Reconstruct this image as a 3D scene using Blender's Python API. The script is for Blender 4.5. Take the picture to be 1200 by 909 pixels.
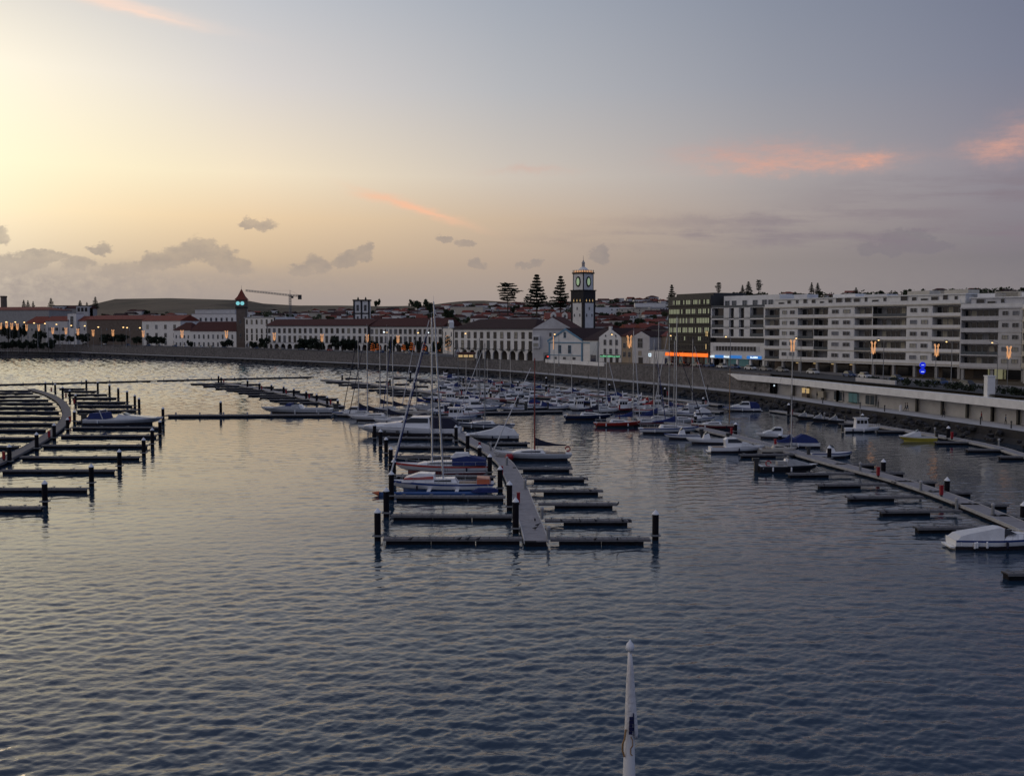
import bpy, math, random
from mathutils import Vector, Matrix
import numpy as np
random.seed(11)
SC = bpy.context.scene
for _o in list(bpy.data.objects):
    bpy.data.objects.remove(_o)
COL = SC.collection
R = math.radians

# ---------------------------------------------------------------- camera
CAMH, FPX, CX, CY, HY = 20.0, 1200.0, 600.0, 454.5, 385.0
PITCH = math.atan((CY - HY) / FPX)
cam = bpy.data.cameras.new('camera')
cam.sensor_fit = 'HORIZONTAL'; cam.sensor_width = 36.0; cam.lens = 36.0
cam.clip_start = 0.1; cam.clip_end = 12000.0
camo = bpy.data.objects.new('camera', cam)
camo.location = (0, 0, CAMH); camo.rotation_euler = (math.pi/2 - PITCH, 0, 0)
COL.objects.link(camo); SC.camera = camo

# ---------------------------------------------------------------- node helpers
def s2l(c):
    return tuple(((v/255.0)/12.92 if v/255.0 <= 0.04045 else ((v/255.0+0.055)/1.055)**2.4) for v in c)

class NT:
    """tiny expression builder over a node tree"""
    def __init__(self, nt): self.nt = nt
    def new(self, t, **kw):
        n = self.nt.nodes.new(t)
        for k, v in kw.items(): setattr(n, k, v)
        return n
    def put(self, sock, v):
        if isinstance(v, bpy.types.NodeSocket): self.nt.links.new(v, sock)
        else: sock.default_value = v
    def m(self, op, a, b=0.0, c=None):
        n = self.new('ShaderNodeMath', operation=op)
        self.put(n.inputs[0], a); self.put(n.inputs[1], b)
        if c is not None: self.put(n.inputs[2], c)
        return n.outputs[0]
    def mix(self, f, a, b, blend='MIX'):
        n = self.new('ShaderNodeMix', data_type='RGBA', blend_type=blend)
        n.clamp_factor = True; n.clamp_result = False
        self.put(n.inputs[0], f)
        self.put(n.inputs[6], (*a, 1) if isinstance(a, tuple) and len(a) == 3 else a)
        self.put(n.inputs[7], (*b, 1) if isinstance(b, tuple) and len(b) == 3 else b)
        return n.outputs[2]
    def rng(self, v, a, b, c=0.0, d=1.0, smooth=False):
        n = self.new('ShaderNodeMapRange'); n.clamp = True
        if smooth: n.interpolation_type = 'SMOOTHSTEP'
        self.put(n.inputs[0], v)
        for i, q in enumerate((a, b, c, d)): n.inputs[i+1].default_value = q
        return n.outputs[0]
    def ramp(self, f, stops, interp='LINEAR'):
        n = self.new('ShaderNodeValToRGB'); cr = n.color_ramp; cr.interpolation = interp
        while len(cr.elements) < len(stops): cr.elements.new(0.5)
        for e, (p, c) in zip(cr.elements, stops):
            e.position = p; e.color = (*c, 1)
        self.put(n.inputs[0], f); return n.outputs[0]
    def noise(self, vec, scale, detail=3, rough=0.55, dist=0.0):
        n = self.new('ShaderNodeTexNoise'); n.inputs['Scale'].default_value = scale
        n.inputs['Detail'].default_value = detail; n.inputs['Roughness'].default_value = rough
        n.inputs['Distortion'].default_value = dist
        if vec is not None: self.put(n.inputs['Vector'], vec)
        return n.outputs[0]
    def comb(self, x, y, z=0.0):
        n = self.new('ShaderNodeCombineXYZ')
        self.put(n.inputs[0], x); self.put(n.inputs[1], y); self.put(n.inputs[2], z)
        return n.outputs[0]

# ---------------------------------------------------------------- sky (procedural dusk sky, by azimuth and elevation)
SUN_AZ, SUN_EL = -34.0, 1.0
W_ = bpy.data.worlds.new('World'); SC.world = W_; W_.use_nodes = True
wt = W_.node_tree; wt.nodes.clear(); n = NT(wt)
tc = n.new('ShaderNodeTexCoord'); sep = n.new('ShaderNodeSeparateXYZ')
wt.links.new(tc.outputs['Generated'], sep.inputs[0])
X_, Y_, Z_ = sep.outputs
AZ = n.m('MULTIPLY', n.m('ARCTAN2', X_, Y_), 180/math.pi)
EL = n.m('MULTIPLY', n.m('ARCSINE', Z_), 180/math.pi)
def pa(px): return math.degrees(math.atan((px-600)/1200))
def pe(py): return math.degrees(math.atan((HY-py)/1200))
AZP = [-180, -110, -60, pa(0), pa(300), pa(600), pa(900), pa(1200), 60, 110, 180]
BACK = [(112,122,150)]
rows = [  # elevation: colours at -110,-60, the five picture columns, 60,110
 (pe(352), [(206,196,192), (180,160,146), (167,154,146), (169,155,147), (164,151,144), (145,137,137), (126,121,126), (122,122,138), (122,130,154)]),
 (pe(310), [(206,196,192), (215,182,146), (207,183,154), (202,178,150), (180,161,145), (148,139,136), (125,120,125), (123,123,140), (122,130,154)]),
 (pe(260), [(206,196,192), (252,222,168), (252,225,180), (234,206,169), (202,180,157), (166,155,151), (137,131,139), (125,126,143), (122,130,154)]),
 (pe(210), [(206,196,192), (255,236,190), (255,243,203), (244,227,198), (206,195,183), (169,163,163), (140,135,146), (127,128,146), (122,130,154)]),
 (pe(110), [(206,196,192), (250,236,214), (252,243,224), (219,213,209), (182,183,187), (149,152,163), (123,127,145), (124,127,148), (122,130,154)]),
 (pe(8),   [(206,196,192), (205,204,206), (213,210,208), (194,197,203), (164,170,181), (135,142,158), (112,119,140), (120,124,146), (122,130,154)]),
 (38.0,    [(206,196,192), (128,134,152), (126,133,153), (118,127,150), (110,120,145), (100,111,138), (92,103,131), (113,119,142), (122,130,154)]),
]
fz = n.m('DIVIDE', n.m('ADD', AZ, 180.0), 360.0)
def rowramp(cols):
    st = [(0.0, s2l(BACK[0]))] + [((a+180)/360, s2l(c)) for a, c in zip(AZP[1:-1], cols)] + [(1.0, s2l(BACK[0]))]
    return n.ramp(fz, st)
sky = rowramp(rows[0][1])
for (e0, _), (e1, cols) in zip(rows[:-1], rows[1:]):
    sky = n.mix(n.rng(EL, e0, e1), sky, rowramp(cols))
sky = n.mix(n.rng(EL, 38.0, 88.0), sky, s2l((132, 142, 168)))
# glow of the sun just set beyond the left edge of the view
def gauss(az, el, sa, se, rot=0.0, A=None, E=None):
    A = AZ if A is None else A; E = EL if E is None else E
    da = n.m('SUBTRACT', A, az); de = n.m('SUBTRACT', E, el)
    if rot:
        c, s = math.cos(R(rot)), math.sin(R(rot))
        u = n.m('ADD', n.m('MULTIPLY', da, c), n.m('MULTIPLY', de, s))
        v = n.m('SUBTRACT', n.m('MULTIPLY', de, c), n.m('MULTIPLY', da, s))
    else: u, v = da, de
    u = n.m('DIVIDE', u, sa); v = n.m('DIVIDE', v, se)
    q = n.m('ADD', n.m('MULTIPLY', u, u), n.m('MULTIPLY', v, v))
    return n.m('EXPONENT', n.m('MULTIPLY', q, -1.0))
glow = gauss(SUN_AZ - 5, 7.5, 13.0, 8.0)
sky = n.mix(glow, sky, (1.25, 1.12, .84))
# clouds
AW = n.m('ADD', AZ, n.m('MULTIPLY', n.m('SUBTRACT', n.noise(n.comb(n.m('MULTIPLY', AZ, 0.8), n.m('MULTIPLY', EL, 1.0)), 1.0, 5, 0.62), 0.5), 1.5))
EW = n.m('ADD', EL, n.m('MULTIPLY', n.m('SUBTRACT', n.noise(n.comb(n.m('MULTIPLY', AZ, 0.85), n.m('MULTIPLY', EL, 1.1), 7.0), 1.0, 6, 0.66), 0.5), 1.2))
def blob(px, py, wx, wy, k=1.0, rot=0.0):
    return n.m('MULTIPLY', gauss(pa(px), pe(py), wx/21.0, wy/21.0, rot, AW, EW), k)
def summed(bl):
    t = bl[0]
    for b in bl[1:]: t = n.m('ADD', t, b)
    return t
fine = n.noise(n.comb(n.m('MULTIPLY', AZ, 1.5), n.m('MULTIPLY', EL, 2.2), 3.0), 1.0, 6, 0.65)
def peaked(bl):
    t = bl[0]
    for b in bl[1:]: t = n.m('MAXIMUM', t, b)
    return t
puff = peaked([blob(*a) for a in ((236,297,27,19),(212,305,23,15),(260,304,23,16),(188,311,25,13),(278,316,26,11),(166,318,22,9),
    (2,288,17,12),(66,308,22,9),(40,312,25,12),(18,318,28,13),(92,316,23,11),(120,299,17,7),(140,322,30,9),(306,268,25,7),(292,270,14,5),
    (372,312,21,14),(355,318,20,10),(418,301,25,11),(431,296,12,10),(404,310,20,8),(523,281,15,6),(543,286,15,6),(560,309,14,7),(628,308,14,7),(614,312,12,5),
    (703,300,14,13),(1058,289,36,13),(1028,297,36,9),(1086,297,32,9))])
pm = n.m('MULTIPLY', n.rng(n.m('ADD', puff, n.m('MULTIPLY', n.m('SUBTRACT', fine, 0.5), 0.9)), 0.42, 0.72, 0, 1, True), n.rng(EL, pe(342), pe(312), .45, 1, True))
puffcol = n.ramp(n.rng(AZ, -28, 28), [(0.0, s2l((150,141,136))), (0.5, s2l((150,140,136))), (1.0, s2l((117,114,124)))])
body_ = n.rng(n.noise(n.comb(n.m('MULTIPLY', AZ, 0.9), n.m('MULTIPLY', EL, 1.6), 5.0), 1.0, 5, 0.6), .3, .7, .42, .72)
base_ = n.rng(n.m('ADD', EL, n.m('MULTIPLY', n.m('SUBTRACT', fine, .5), 1.2)), pe(330), pe(306), .45, 1, True)
sky = n.mix(n.m('MULTIPLY', n.m('MULTIPLY', pm, body_), base_), sky, puffcol)
# a low bank of haze-grey cloud just above the houses
bank = n.m('MULTIPLY', n.rng(n.m('ADD', EL, n.m('MULTIPLY', n.m('SUBTRACT', fine, .5), 1.5)), pe(332), pe(303), 1, 0, True), n.rng(AZ, -30, 4, .95, .15, True))
sky = n.mix(n.m('MULTIPLY', bank, n.rng(fine, .3, .7, .35, 1.0)), sky, s2l((164,152,146)))
# mauve bars on the right
streak = n.noise(n.comb(n.m('MULTIPLY', AZ, 0.16), n.m('MULTIPLY', n.m('ADD', EL, n.m('MULTIPLY', AZ, 0.03)), 1.25), 11.0), 1.0, 5, 0.6)
bars = n.m('MULTIPLY', summed([blob(1160, 240, 150, 17, 1.0), blob(930, 262, 170, 9, .8), blob(1050, 285, 260, 9, .8), blob(1180, 290, 140, 12, .8), blob(830, 278, 140, 6, .6)]),
           n.rng(streak, 0.36, 0.62, 0, 1, True))
sky = n.mix(n.m('MULTIPLY', bars, 0.75), sky, s2l((134,123,131)))
# pink lit clouds
fin2 = n.noise(n.comb(n.m('MULTIPLY', AZ, 0.5), n.m('MULTIPLY', EL, 2.0), 21.0), 1.0, 6, 0.68)
pk = summed([blob(880, 190, 76, 15, .95), blob(985, 200, 60, 11, .75), blob(905, 207, 44, 6, .6), blob(1020, 200, 26, 6, .6), blob(1165, 196, 34, 13, 1.1), blob(1195, 178, 26, 15, .7), blob(620, 202, 46, 5, .4)])
pkm = n.m('MULTIPLY', pk, n.rng(fin2, 0.25, 0.75, 0.2, 1.0, True))
sky = n.mix(n.m('MULTIPLY', pkm, 0.8), sky, n.mix(gauss(pa(960), pe(206), 22, 0.9), s2l((204,158,147)), s2l((226,167,145))))
A2 = n.m('ADD', AZ, n.m('MULTIPLY', n.m('SUBTRACT', fin2, .5), 0.8)); E2 = n.m('ADD', EL, n.m('MULTIPLY', n.m('SUBTRACT', fin2, .5), 0.45))
st1 = n.m('MAXIMUM', gauss(pa(100), pe(30), 5.2, 0.30, -8.5, A2, E2), gauss(pa(170), pe(43), 3.0, 0.16, -9, A2, E2))
sky = n.mix(n.m('MULTIPLY', st1, 0.8), sky, s2l((255,222,202)))
st2 = n.m('MAXIMUM', gauss(pa(488), pe(246), 2.6, 0.2, -17, A2, E2), n.m('MULTIPLY', gauss(pa(448), pe(235), 1.3, 0.22, -8, A2, E2), .8))
sky = n.mix(n.m('MULTIPLY', st2, 0.85), sky, s2l((250,192,158)))
bg = n.new('ShaderNodeBackground'); n.put(bg.inputs[0], sky); bg.inputs[1].default_value = 1.0
wo = n.new('ShaderNodeOutputWorld'); wt.links.new(bg.outputs[0], wo.inputs[0])

# ---------------------------------------------------------------- sun (just gone: very weak, broad and warm)
sl = bpy.data.lights.new('sun', 'SUN'); sl.energy = 0.12; sl.angle = R(12); sl.color = (1.0, 0.72, 0.45)
so = bpy.data.objects.new('sun', sl); COL.objects.link(so)
sd = Vector((math.sin(R(SUN_AZ))*math.cos(R(SUN_EL+4)), math.cos(R(SUN_AZ))*math.cos(R(SUN_EL+4)), math.sin(R(SUN_EL+4))))
so.rotation_euler = (-sd).to_track_quat('-Z', 'Y').to_euler()
so.location = (-200, 300, 120)

# ---------------------------------------------------------------- exposure
vs = SC.view_settings
vs.view_transform = 'Standard'; vs.look = 'None'; vs.exposure = 0.0; vs.gamma = 1.0; vs.use_curve_mapping = False
SC.render.engine = 'CYCLES'
SC.cycles.max_bounces = 5; SC.cycles.diffuse_bounces = 2; SC.cycles.glossy_bounces = 3; SC.cycles.transmission_bounces = 2
SC.cycles.caustics_reflective = False; SC.cycles.caustics_refractive = False
SC.cycles.use_denoising = True
SC.cycles.sample_clamp_indirect = 4.0

# ---------------------------------------------------------------- picture geometry: a pixel's ray meets a height or a distance
cP, sP = math.cos(PITCH), math.sin(PITCH)
def ray(px, py):
    a, b = (px-CX)/FPX, (CY-py)/FPX
    return Vector((a, cP + b*sP, b*cP - sP))
def W(px, py, z=0.0):
    d = ray(px, py); t = (z-CAMH)/d.z
    return Vector((d.x*t, d.y*t, z))
def ax(px, D, z=10.0):
    return (px-CX)/FPX*(D*cP + (CAMH-z)*sP)
def zy(py, D):
    d = ray(CX, py); return CAMH + D*d.z/d.y
def topx(p):
    dz = p[2]-CAMH; c = p[1]*cP - dz*sP; u = dz*cP + p[1]*sP
    return CX + FPX*p[0]/c, CY - FPX*u/c

# ---------------------------------------------------------------- meshes and objects
class MB:
    def __init__(s): s.v = []; s.f = []; s.m = []
    def add(s, pts, faces, mi=0):
        b = len(s.v); s.v += [tuple(p) for p in pts]
        for f in faces: s.f.append(tuple(b+i for i in f)); s.m.append(mi)
        return s
    def poly(s, pts, mi=0): return s.add(pts, [tuple(range(len(pts)))], mi)
    def box(s, x0, x1, y0, y1, z0, z1, mi=0):
        p = [(x0,y0,z0),(x1,y0,z0),(x1,y1,z0),(x0,y1,z0),(x0,y0,z1),(x1,y0,z1),(x1,y1,z1),(x0,y1,z1)]
        return s.add(p, [(0,3,2,1),(4,5,6,7),(0,1,5,4),(1,2,6,5),(2,3,7,6),(3,0,4,7)], mi)
    def prism(s, o, y0, y1, mi=0):           # outline (x,z) counter-clockwise seen from -y, extruded along y
        k = len(o)
        s.add([(x,y0,z) for x,z in o]+[(x,y1,z) for x,z in o], [tuple(range(k)), tuple(range(2*k-1,k-1,-1))]+[(i,k+i,k+(i+1)%k,(i+1)%k) for i in range(k)], mi)
        return s
    def prismz(s, o, z0, z1, mi=0):          # outline (x,y) counter-clockwise seen from above
        k = len(o)
        s.add([(x,y,z0) for x,y in o]+[(x,y,z1) for x,y in o], [tuple(range(k-1,-1,-1)), tuple(range(k,2*k))]+[(i,(i+1)%k,k+(i+1)%k,k+i) for i in range(k)], mi)
        return s
    def tube(s, p0, p1, r0, r1=None, k=6, mi=0, cap=True):
        p0, p1 = Vector(p0), Vector(p1); r1 = r0 if r1 is None else r1
        d = (p1-p0)
        if d.length < 1e-6: return s
        d.normalize(); a = d.orthogonal().normalized(); b = d.cross(a)
        ps = []
        for p, r in ((p0, r0), (p1, r1)):
            for i in range(k):
                t = 2*math.pi*i/k; ps.append(p + a*(r*math.cos(t)) + b*(r*math.sin(t)))
        fs = [(i,(i+1)%k,k+(i+1)%k,k+i) for i in range(k)]
        if cap: fs += [tuple(range(k-1,-1,-1)), tuple(range(k,2*k))]
        return s.add(ps, fs, mi)
    def path(s, pts, r, k=5, mi=0):
        for a, b in zip(pts[:-1], pts[1:]): s.tube(a, b, r, r, k, mi)
        return s
    def lathe(s, prof, k=12, c=(0,0,0), mi=0):
        ps = []; fs = []
        for r, z in prof:
            for i in range(k):
                t = 2*math.pi*i/k; ps.append((c[0]+r*math.cos(t), c[1]+r*math.sin(t), c[2]+z))
        for j in range(len(prof)-1):
            for i in range(k):
                fs.append((j*k+i, j*k+(i+1)%k, (j+1)*k+(i+1)%k, (j+1)*k+i))
        fs += [tuple(range(k-1,-1,-1)), tuple((len(prof)-1)*k+i for i in range(k))]
        return s.add(ps, fs, mi)
    def loft(s, secs, mi=0, closed=True, cap=True):
        k = len(secs[0]); ps = [p for q in secs for p in q]; fs = []
        for j in range(len(secs)-1):
            for i in range(k if closed else k-1):
                fs.append((j*k+i, j*k+(i+1)%k, (j+1)*k+(i+1)%k, (j+1)*k+i))
        if cap: fs += [tuple(range(k-1,-1,-1)), tuple((len(secs)-1)*k+i for i in range(k))]
        return s.add(ps, fs, mi)
    def blob(s, c, r, k=6, j=3, rnd=0.25, mi=0, sq=1.0):
        ps = [(c[0], c[1], c[2]-r*sq)]; fs = []
        for a in range(1, j+1):
            ph = -math.pi/2 + math.pi*a/(j+1)
            for i in range(k):
                t = 2*math.pi*(i+0.5*(a%2))/k; q = r*(1+random.uniform(-rnd, rnd))
                ps.append((c[0]+q*math.cos(ph)*math.cos(t), c[1]+q*math.cos(ph)*math.sin(t), c[2]+q*sq*math.sin(ph)))
        ps.append((c[0], c[1], c[2]+r*sq*(1+random.uniform(-rnd, rnd))))
        for i in range(k): fs.append((0, 1+(i+1)%k, 1+i))
        for a in range(j-1):
            for i in range(k):
                b = 1+a*k; fs.append((b+i, b+(i+1)%k, b+k+(i+1)%k, b+k+i))
        b = 1+(j-1)*k; e = len(ps)-1
        for i in range(k): fs.append((b+i, b+(i+1)%k, e))
        return s.add(ps, fs, mi)
    def mesh(s, name, mats, smooth=False):
        me = bpy.data.meshes.new(name); me.from_pydata(s.v, [], s.f)
        if not isinstance(mats, (list, tuple)): mats = [mats]
        for m in mats: me.materials.append(m)
        if len(mats) > 1: me.polygons.foreach_set('material_index', s.m)
        if smooth: me.polygons.foreach_set('use_smooth', [True]*len(s.f))
        me.update(); return me

def ob(name, me, parent=None, loc=(0,0,0), rz=0.0, scale=None):
    if isinstance(me, tuple): me = me[0].mesh(name, *me[1:])
    o = bpy.data.objects.new(name, me); o.location = loc
    if rz: o.rotation_euler = (0, 0, rz)
    if scale is not None: o.scale = scale
    if parent is not None: o.parent = parent
    COL.objects.link(o); return o
CACHE = {}
def shared(key, fn):
    if key not in CACHE: CACHE[key] = fn()
    return CACHE[key]
PEND = []
def tag(o, label, cat, group=None, kind=None):
    o['label'] = label; o['category'] = cat
    if group: o['group'] = group
    if kind: o['kind'] = kind
    PEND.append(o); return o
def root(name, label, cat, loc=(0,0,0), rz=0.0, group=None):
    return tag(ob(name, None, None, loc, rz), label, cat, group)
def struct(name, me):
    o = ob(name, me); o['kind'] = 'structure'; return o
ORD = ['first','second','third','fourth','fifth','sixth','seventh','eighth','ninth','tenth','eleventh','twelfth','thirteenth','fourteenth','fifteenth','sixteenth','seventeenth','eighteenth','nineteenth','twentieth']
def nth(i): return ORD[i] if i < len(ORD) else ('%d' % (i+1)) + {1:'st',2:'nd',3:'rd'}.get((i+1) % 10, 'th')
def finish_labels():
    by = {}
    for o in PEND: by.setdefault(o['label'], []).append(o)
    for lb, os_ in by.items():
        if len(os_) < 2: continue
        os_.sort(key=lambda o: topx(o.location)[0])
        for i, o in enumerate(os_):
            k = len(os_)
            w = 'leftmost' if i == 0 else 'rightmost' if i == k-1 else nth(i)+' from the left'
            o['label'] = lb + ', ' + w

# ---------------------------------------------------------------- materials (procedural)
M = {}
def mat(name, col, rough=0.6, var=0.18, scale=3.0, bump=0.0, metal=0.0, spec=0.4, emit=None, es=0.0, stain=0.0):
    m = bpy.data.materials.new(name); m.use_nodes = True; nt = m.node_tree; q = NT(nt)
    b = nt.nodes['Principled BSDF']; t = q.new('ShaderNodeTexCoord')
    nz = q.noise(t.outputs['Object'], scale, 4, 0.6)
    d = tuple(max(0.0, c*(1-var)) for c in col); l = tuple(min(1.0, c*(1+var)) for c in col)
    c = q.ramp(nz, [(0.3, d), (0.7, l)])
    if stain:
        n2 = q.noise(t.outputs['Object'], scale*0.27, 5, 0.7, 0.6)
        c = q.mix(q.m('MULTIPLY', q.rng(n2, 0.5, 0.72), stain), c, tuple(v*0.45 for v in col))
    q.put(b.inputs['Base Color'], c)
    b.inputs['Roughness'].default_value = rough; b.inputs['Metallic'].default_value = metal
    b.inputs['Specular IOR Level'].default_value = spec
    if bump:
        bp = q.new('ShaderNodeBump'); bp.inputs['Strength'].default_value = bump; bp.inputs['Distance'].default_value = 0.1
        q.put(bp.inputs['Height'], q.noise(t.outputs['Object'], scale*2.5, 5, 0.6)); q.put(b.inputs['Normal'], bp.outputs[0])
    if emit:
        b.inputs['Emission Color'].default_value = (*emit, 1); b.inputs['Emission Strength'].default_value = es
    M[name] = m; return m
mat('wall_white', (.76,.76,.75), .8, .08, .6, stain=.25)
mat('wall_cream', (.50,.47,.40), .8, .10, .6, stain=.25)
mat('wall_grey', (.34,.34,.34), .8, .12, .5, stain=.3)
mat('wall_tan', (.36,.29,.21), .85, .14, .5, stain=.3)
mat('wall_pale', (.56,.56,.57), .8, .1, .5, stain=.2)
mat('wall_brown', (.15,.12,.10), .85, .2, .5, stain=.3)
mat('wall_blue', (.52,.56,.60), .8, .08, .5, stain=.2)
mat('trim_blue', (.13,.27,.40), .7, .1, 2)
mat('trim_grey', (.30,.31,.33), .7, .1, 2)
mat('basalt', (.030,.029,.032), .85, .3, 1.5, .4)
mb_ = mat('basalt_wall', (.150,.142,.142), .9, .45, .9, .8, stain=.5)
_q = NT(mb_.node_tree); _b = mb_.node_tree.nodes['Principled BSDF']; _c = _b.inputs['Base Color'].links[0].from_socket
_t = _q.new('ShaderNodeTexCoord'); _mp = _q.new('ShaderNodeMapping'); _mp.inputs['Rotation'].default_value = (math.pi/2, 0, 0.35); _q.put(_mp.inputs[0], _t.outputs['Object'])
_k = _q.new('ShaderNodeTexBrick'); _k.inputs['Scale'].default_value = .9; _k.inputs['Mortar Size'].default_value = .03; _q.put(_k.inputs['Vector'], _mp.outputs[0])
_k.inputs['Color1'].default_value = (.75,.75,.75,1); _k.inputs['Color2'].default_value = (1.3,1.3,1.3,1); _k.inputs['Mortar'].default_value = (.45,.45,.45,1)
_q.put(_b.inputs['Base Color'], _q.mix(.8, _c, _k.outputs[0], 'MULTIPLY'))
mat('quay_paving', (.40,.395,.40), .85, .14, .5, .2, stain=.3)
mat('asphalt', (.055,.055,.058), .9, .2, .7, .3)
mat('paving', (.17,.16,.155), .9, .2, .8, .2)
mat('roof_red', (.19,.045,.028), .85, .3, 1.4, .5, stain=.35)
mat('roof_brown', (.066,.020,.017), .95, .3, 1.4, .5, stain=.35)
mat('roof_dark', (.028,.011,.012), .95, .3, 1.4, .5)
mat('roof_flat', (.20,.20,.20), .9, .15, .5)
mat('glass_dark', (.018,.020,.026), .12, .1, 1.0, spec=.5)
mat('glass_blue', (.05,.07,.09), .12, .2, 1.0, spec=.5)
mat('shutter', (.20,.21,.24), .6, .15, 2.0)
mat('curtain', (.42,.40,.33), .8, .2, 2.0)
mat('door_and_shade_dark', (.05,.045,.045), .6, .2, 2.0)  # dark doors and shopfronts; also the painted shade behind the arcade arches
mat('white_paint', (.78,.78,.78), .45, .04, 2.0)
mat('gel_white', (.80,.81,.83), .22, .05, 1.2, spec=.5)
mat('gel_grey', (.48,.50,.53), .25, .08, 1.2, spec=.5)
mat('gel_cream', (.62,.58,.50), .25, .05, 1.2, spec=.5)
mat('hull_navy', (.018,.028,.075), .2, .1, 1.2, spec=.5)
mat('hull_red', (.36,.035,.022), .3, .1, 1.2, spec=.5)
mat('hull_black', (.018,.018,.022), .3, .15, 1.2, spec=.5)
mat('hull_blue', (.02,.07,.22), .25, .1, 1.2, spec=.5)
mat('hull_yellow', (.50,.42,.06), .3, .08, 1.2, spec=.5)
mat('hull_maroon', (.16,.03,.035), .3, .1, 1.2, spec=.5)
mat('hull_orange', (.45,.10,.03), .35, .1, 1.2, spec=.5)
mat('antifoul', (.025,.018,.022), .7, .3, 2.0)
mat('stripe_blue', (.02,.05,.20), .3, .1, 2.0)
mat('stripe_red', (.40,.04,.03), .3, .1, 2.0)
mat('canvas_blue', (.016,.03,.13), .85, .2, 1.6, .4)
mat('canvas_navy', (.016,.018,.040), .85, .2, 1.6, .4)
mat('canvas_white', (.62,.63,.65), .8, .08, 1.6, .4)
mat('canvas_grey', (.30,.31,.33), .85, .15, 1.6, .4)
mat('canvas_red', (.32,.03,.03), .85, .2, 1.6, .4)
mat('deck_teak', (.26,.20,.15), .75, .2, 3.0)
mat('deck_white', (.60,.61,.63), .6, .08, 2.0)
mat('alu', (.62,.64,.66), .35, .06, 2.0, metal=.6)
mat('mast_red', (.22,.020,.022), .4, .1, 2.0)
mat('mast_wood', (.30,.17,.07), .5, .15, 2.0)
mat('rope', (.10,.10,.11), .8, .1, 4)
mat('rope_white', (.55,.55,.55), .7, .1, 4)
mat('pile_dark', (.010,.009,.013), .8, .35, 1.6, .3, spec=.15)
mat('cap_white', (.74,.76,.80), .5, .05, 3.0)
mat('pontoon_deck', (.145,.14,.148), .85, .2, 2.2, .4, stain=.35)
mat('walk_deck', (.27,.26,.275), .85, .16, 1.6, .3, stain=.4)
mat('pontoon_edge', (.15,.15,.16), .8, .2, 2.2)
mat('pontoon_light', (.40,.40,.41), .75, .15, 1.2, stain=.3)
mat('pontoon_float', (.014,.013,.017), .85, .4, 1.4, .4, spec=.12)
mat('fire_red', (.30,.012,.02), .4, .08, 3.0)
mat('metal_grey', (.22,.23,.24), .5, .1, 3.0)
mat('metal_dark', (.04,.042,.045), .5, .15, 3.0)
mat('rubber', (.012,.012,.012), .8, .2, 4)
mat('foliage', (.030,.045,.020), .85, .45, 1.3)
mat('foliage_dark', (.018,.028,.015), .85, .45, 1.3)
mat('foliage_olive', (.055,.060,.030), .85, .45, 1.3)
mat('bark', (.060,.045,.035), .9, .3, 4)
mat('skin', (.42,.27,.20), .6, .08, 4)
mat('cloth_dark', (.025,.027,.035), .9, .2, 6)
mat('cloth_grey', (.12,.12,.13), .9, .2, 6)
mat('cloth_blue', (.05,.08,.16), .9, .2, 6)
mat('cloth_red', (.25,.04,.04), .9, .2, 6)
mat('hair', (.02,.015,.012), .8, .2, 6)
mat('car_white', (.66,.67,.68), .3, .04, 1, spec=.5)
mat('car_silver', (.36,.37,.39), .3, .06, 1, metal=.4)
mat('car_dark', (.03,.033,.04), .3, .1, 1, spec=.5)
mat('car_red', (.30,.03,.03), .3, .1, 1, spec=.5)
mat('car_blue', (.04,.08,.20), .3, .1, 1, spec=.5)
mat('pigeon_grey', (.045,.045,.055), .8, .3, 12)
mat('flag_white', (.72,.70,.70), .85, .06, 6, .4)
mat('flag_navy', (.010,.014,.07), .85, .1, 6)
def lamp(name, col, es): mat(name, tuple(c*.5 for c in col), .5, .02, 2, emit=col, es=es)
for nm_, ax_ in (('pontoon_deck', 0), ('walk_deck', 1)):     # plank and panel joints across the decks
    nt_ = M[nm_].node_tree; q9 = NT(nt_); b9 = nt_.nodes['Principled BSDF']; c9 = b9.inputs['Base Color'].links[0].from_socket
    t9 = q9.new('ShaderNodeTexCoord'); s9 = q9.new('ShaderNodeSeparateXYZ'); q9.put(s9.inputs[0], t9.outputs['Object'])
    f9 = q9.m('FRACT', q9.m('MULTIPLY', s9.outputs[ax_], 1/.55)); g9 = q9.m('FRACT', q9.m('MULTIPLY', s9.outputs[ax_], 1/3.3))
    j9 = q9.m('MAXIMUM', q9.m('MULTIPLY', q9.m('GREATER_THAN', f9, .86), .45), q9.m('MULTIPLY', q9.m('GREATER_THAN', g9, .965), .85))
    q9.put(b9.inputs['Base Color'], q9.mix(j9, c9, (.03, .03, .032)))
lamp('lamp_warm', (1.0, .62, .25), 2.3)
lamp('lamp_white', (.85, .95, 1.0), 2.2)
lamp('xmas', (1.0, .50, .22), .62)
lamp('xmas_red', (1.0, .22, .04), .55)
lamp('sign_orange', (1.0, .17, .02), 1.1)
lamp('sign_blue', (.03, .20, .60), .7)
lamp('sign_white', (.75, .9, 1.0), 1.0)
lamp('sign_green', (.22, .70, .38), .5)
lamp('sign_deepblue', (.01, .03, .75), .7)
lamp('clock_cyan', (.30, .85, .90), .6)
lamp('clock_green', (.55, .75, .45), .33)
lamp('win_lit', (.60, .64, .42), .27)
lamp('win_warm', (1.0, .70, .32), .38)
lamp('shop_lit', (.62, .60, .36), .22)
lamp('shop_teal', (.14, .30, .33), .14)
lamp('lamp_red', (1.0, .06, .04), 1.2)
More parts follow.
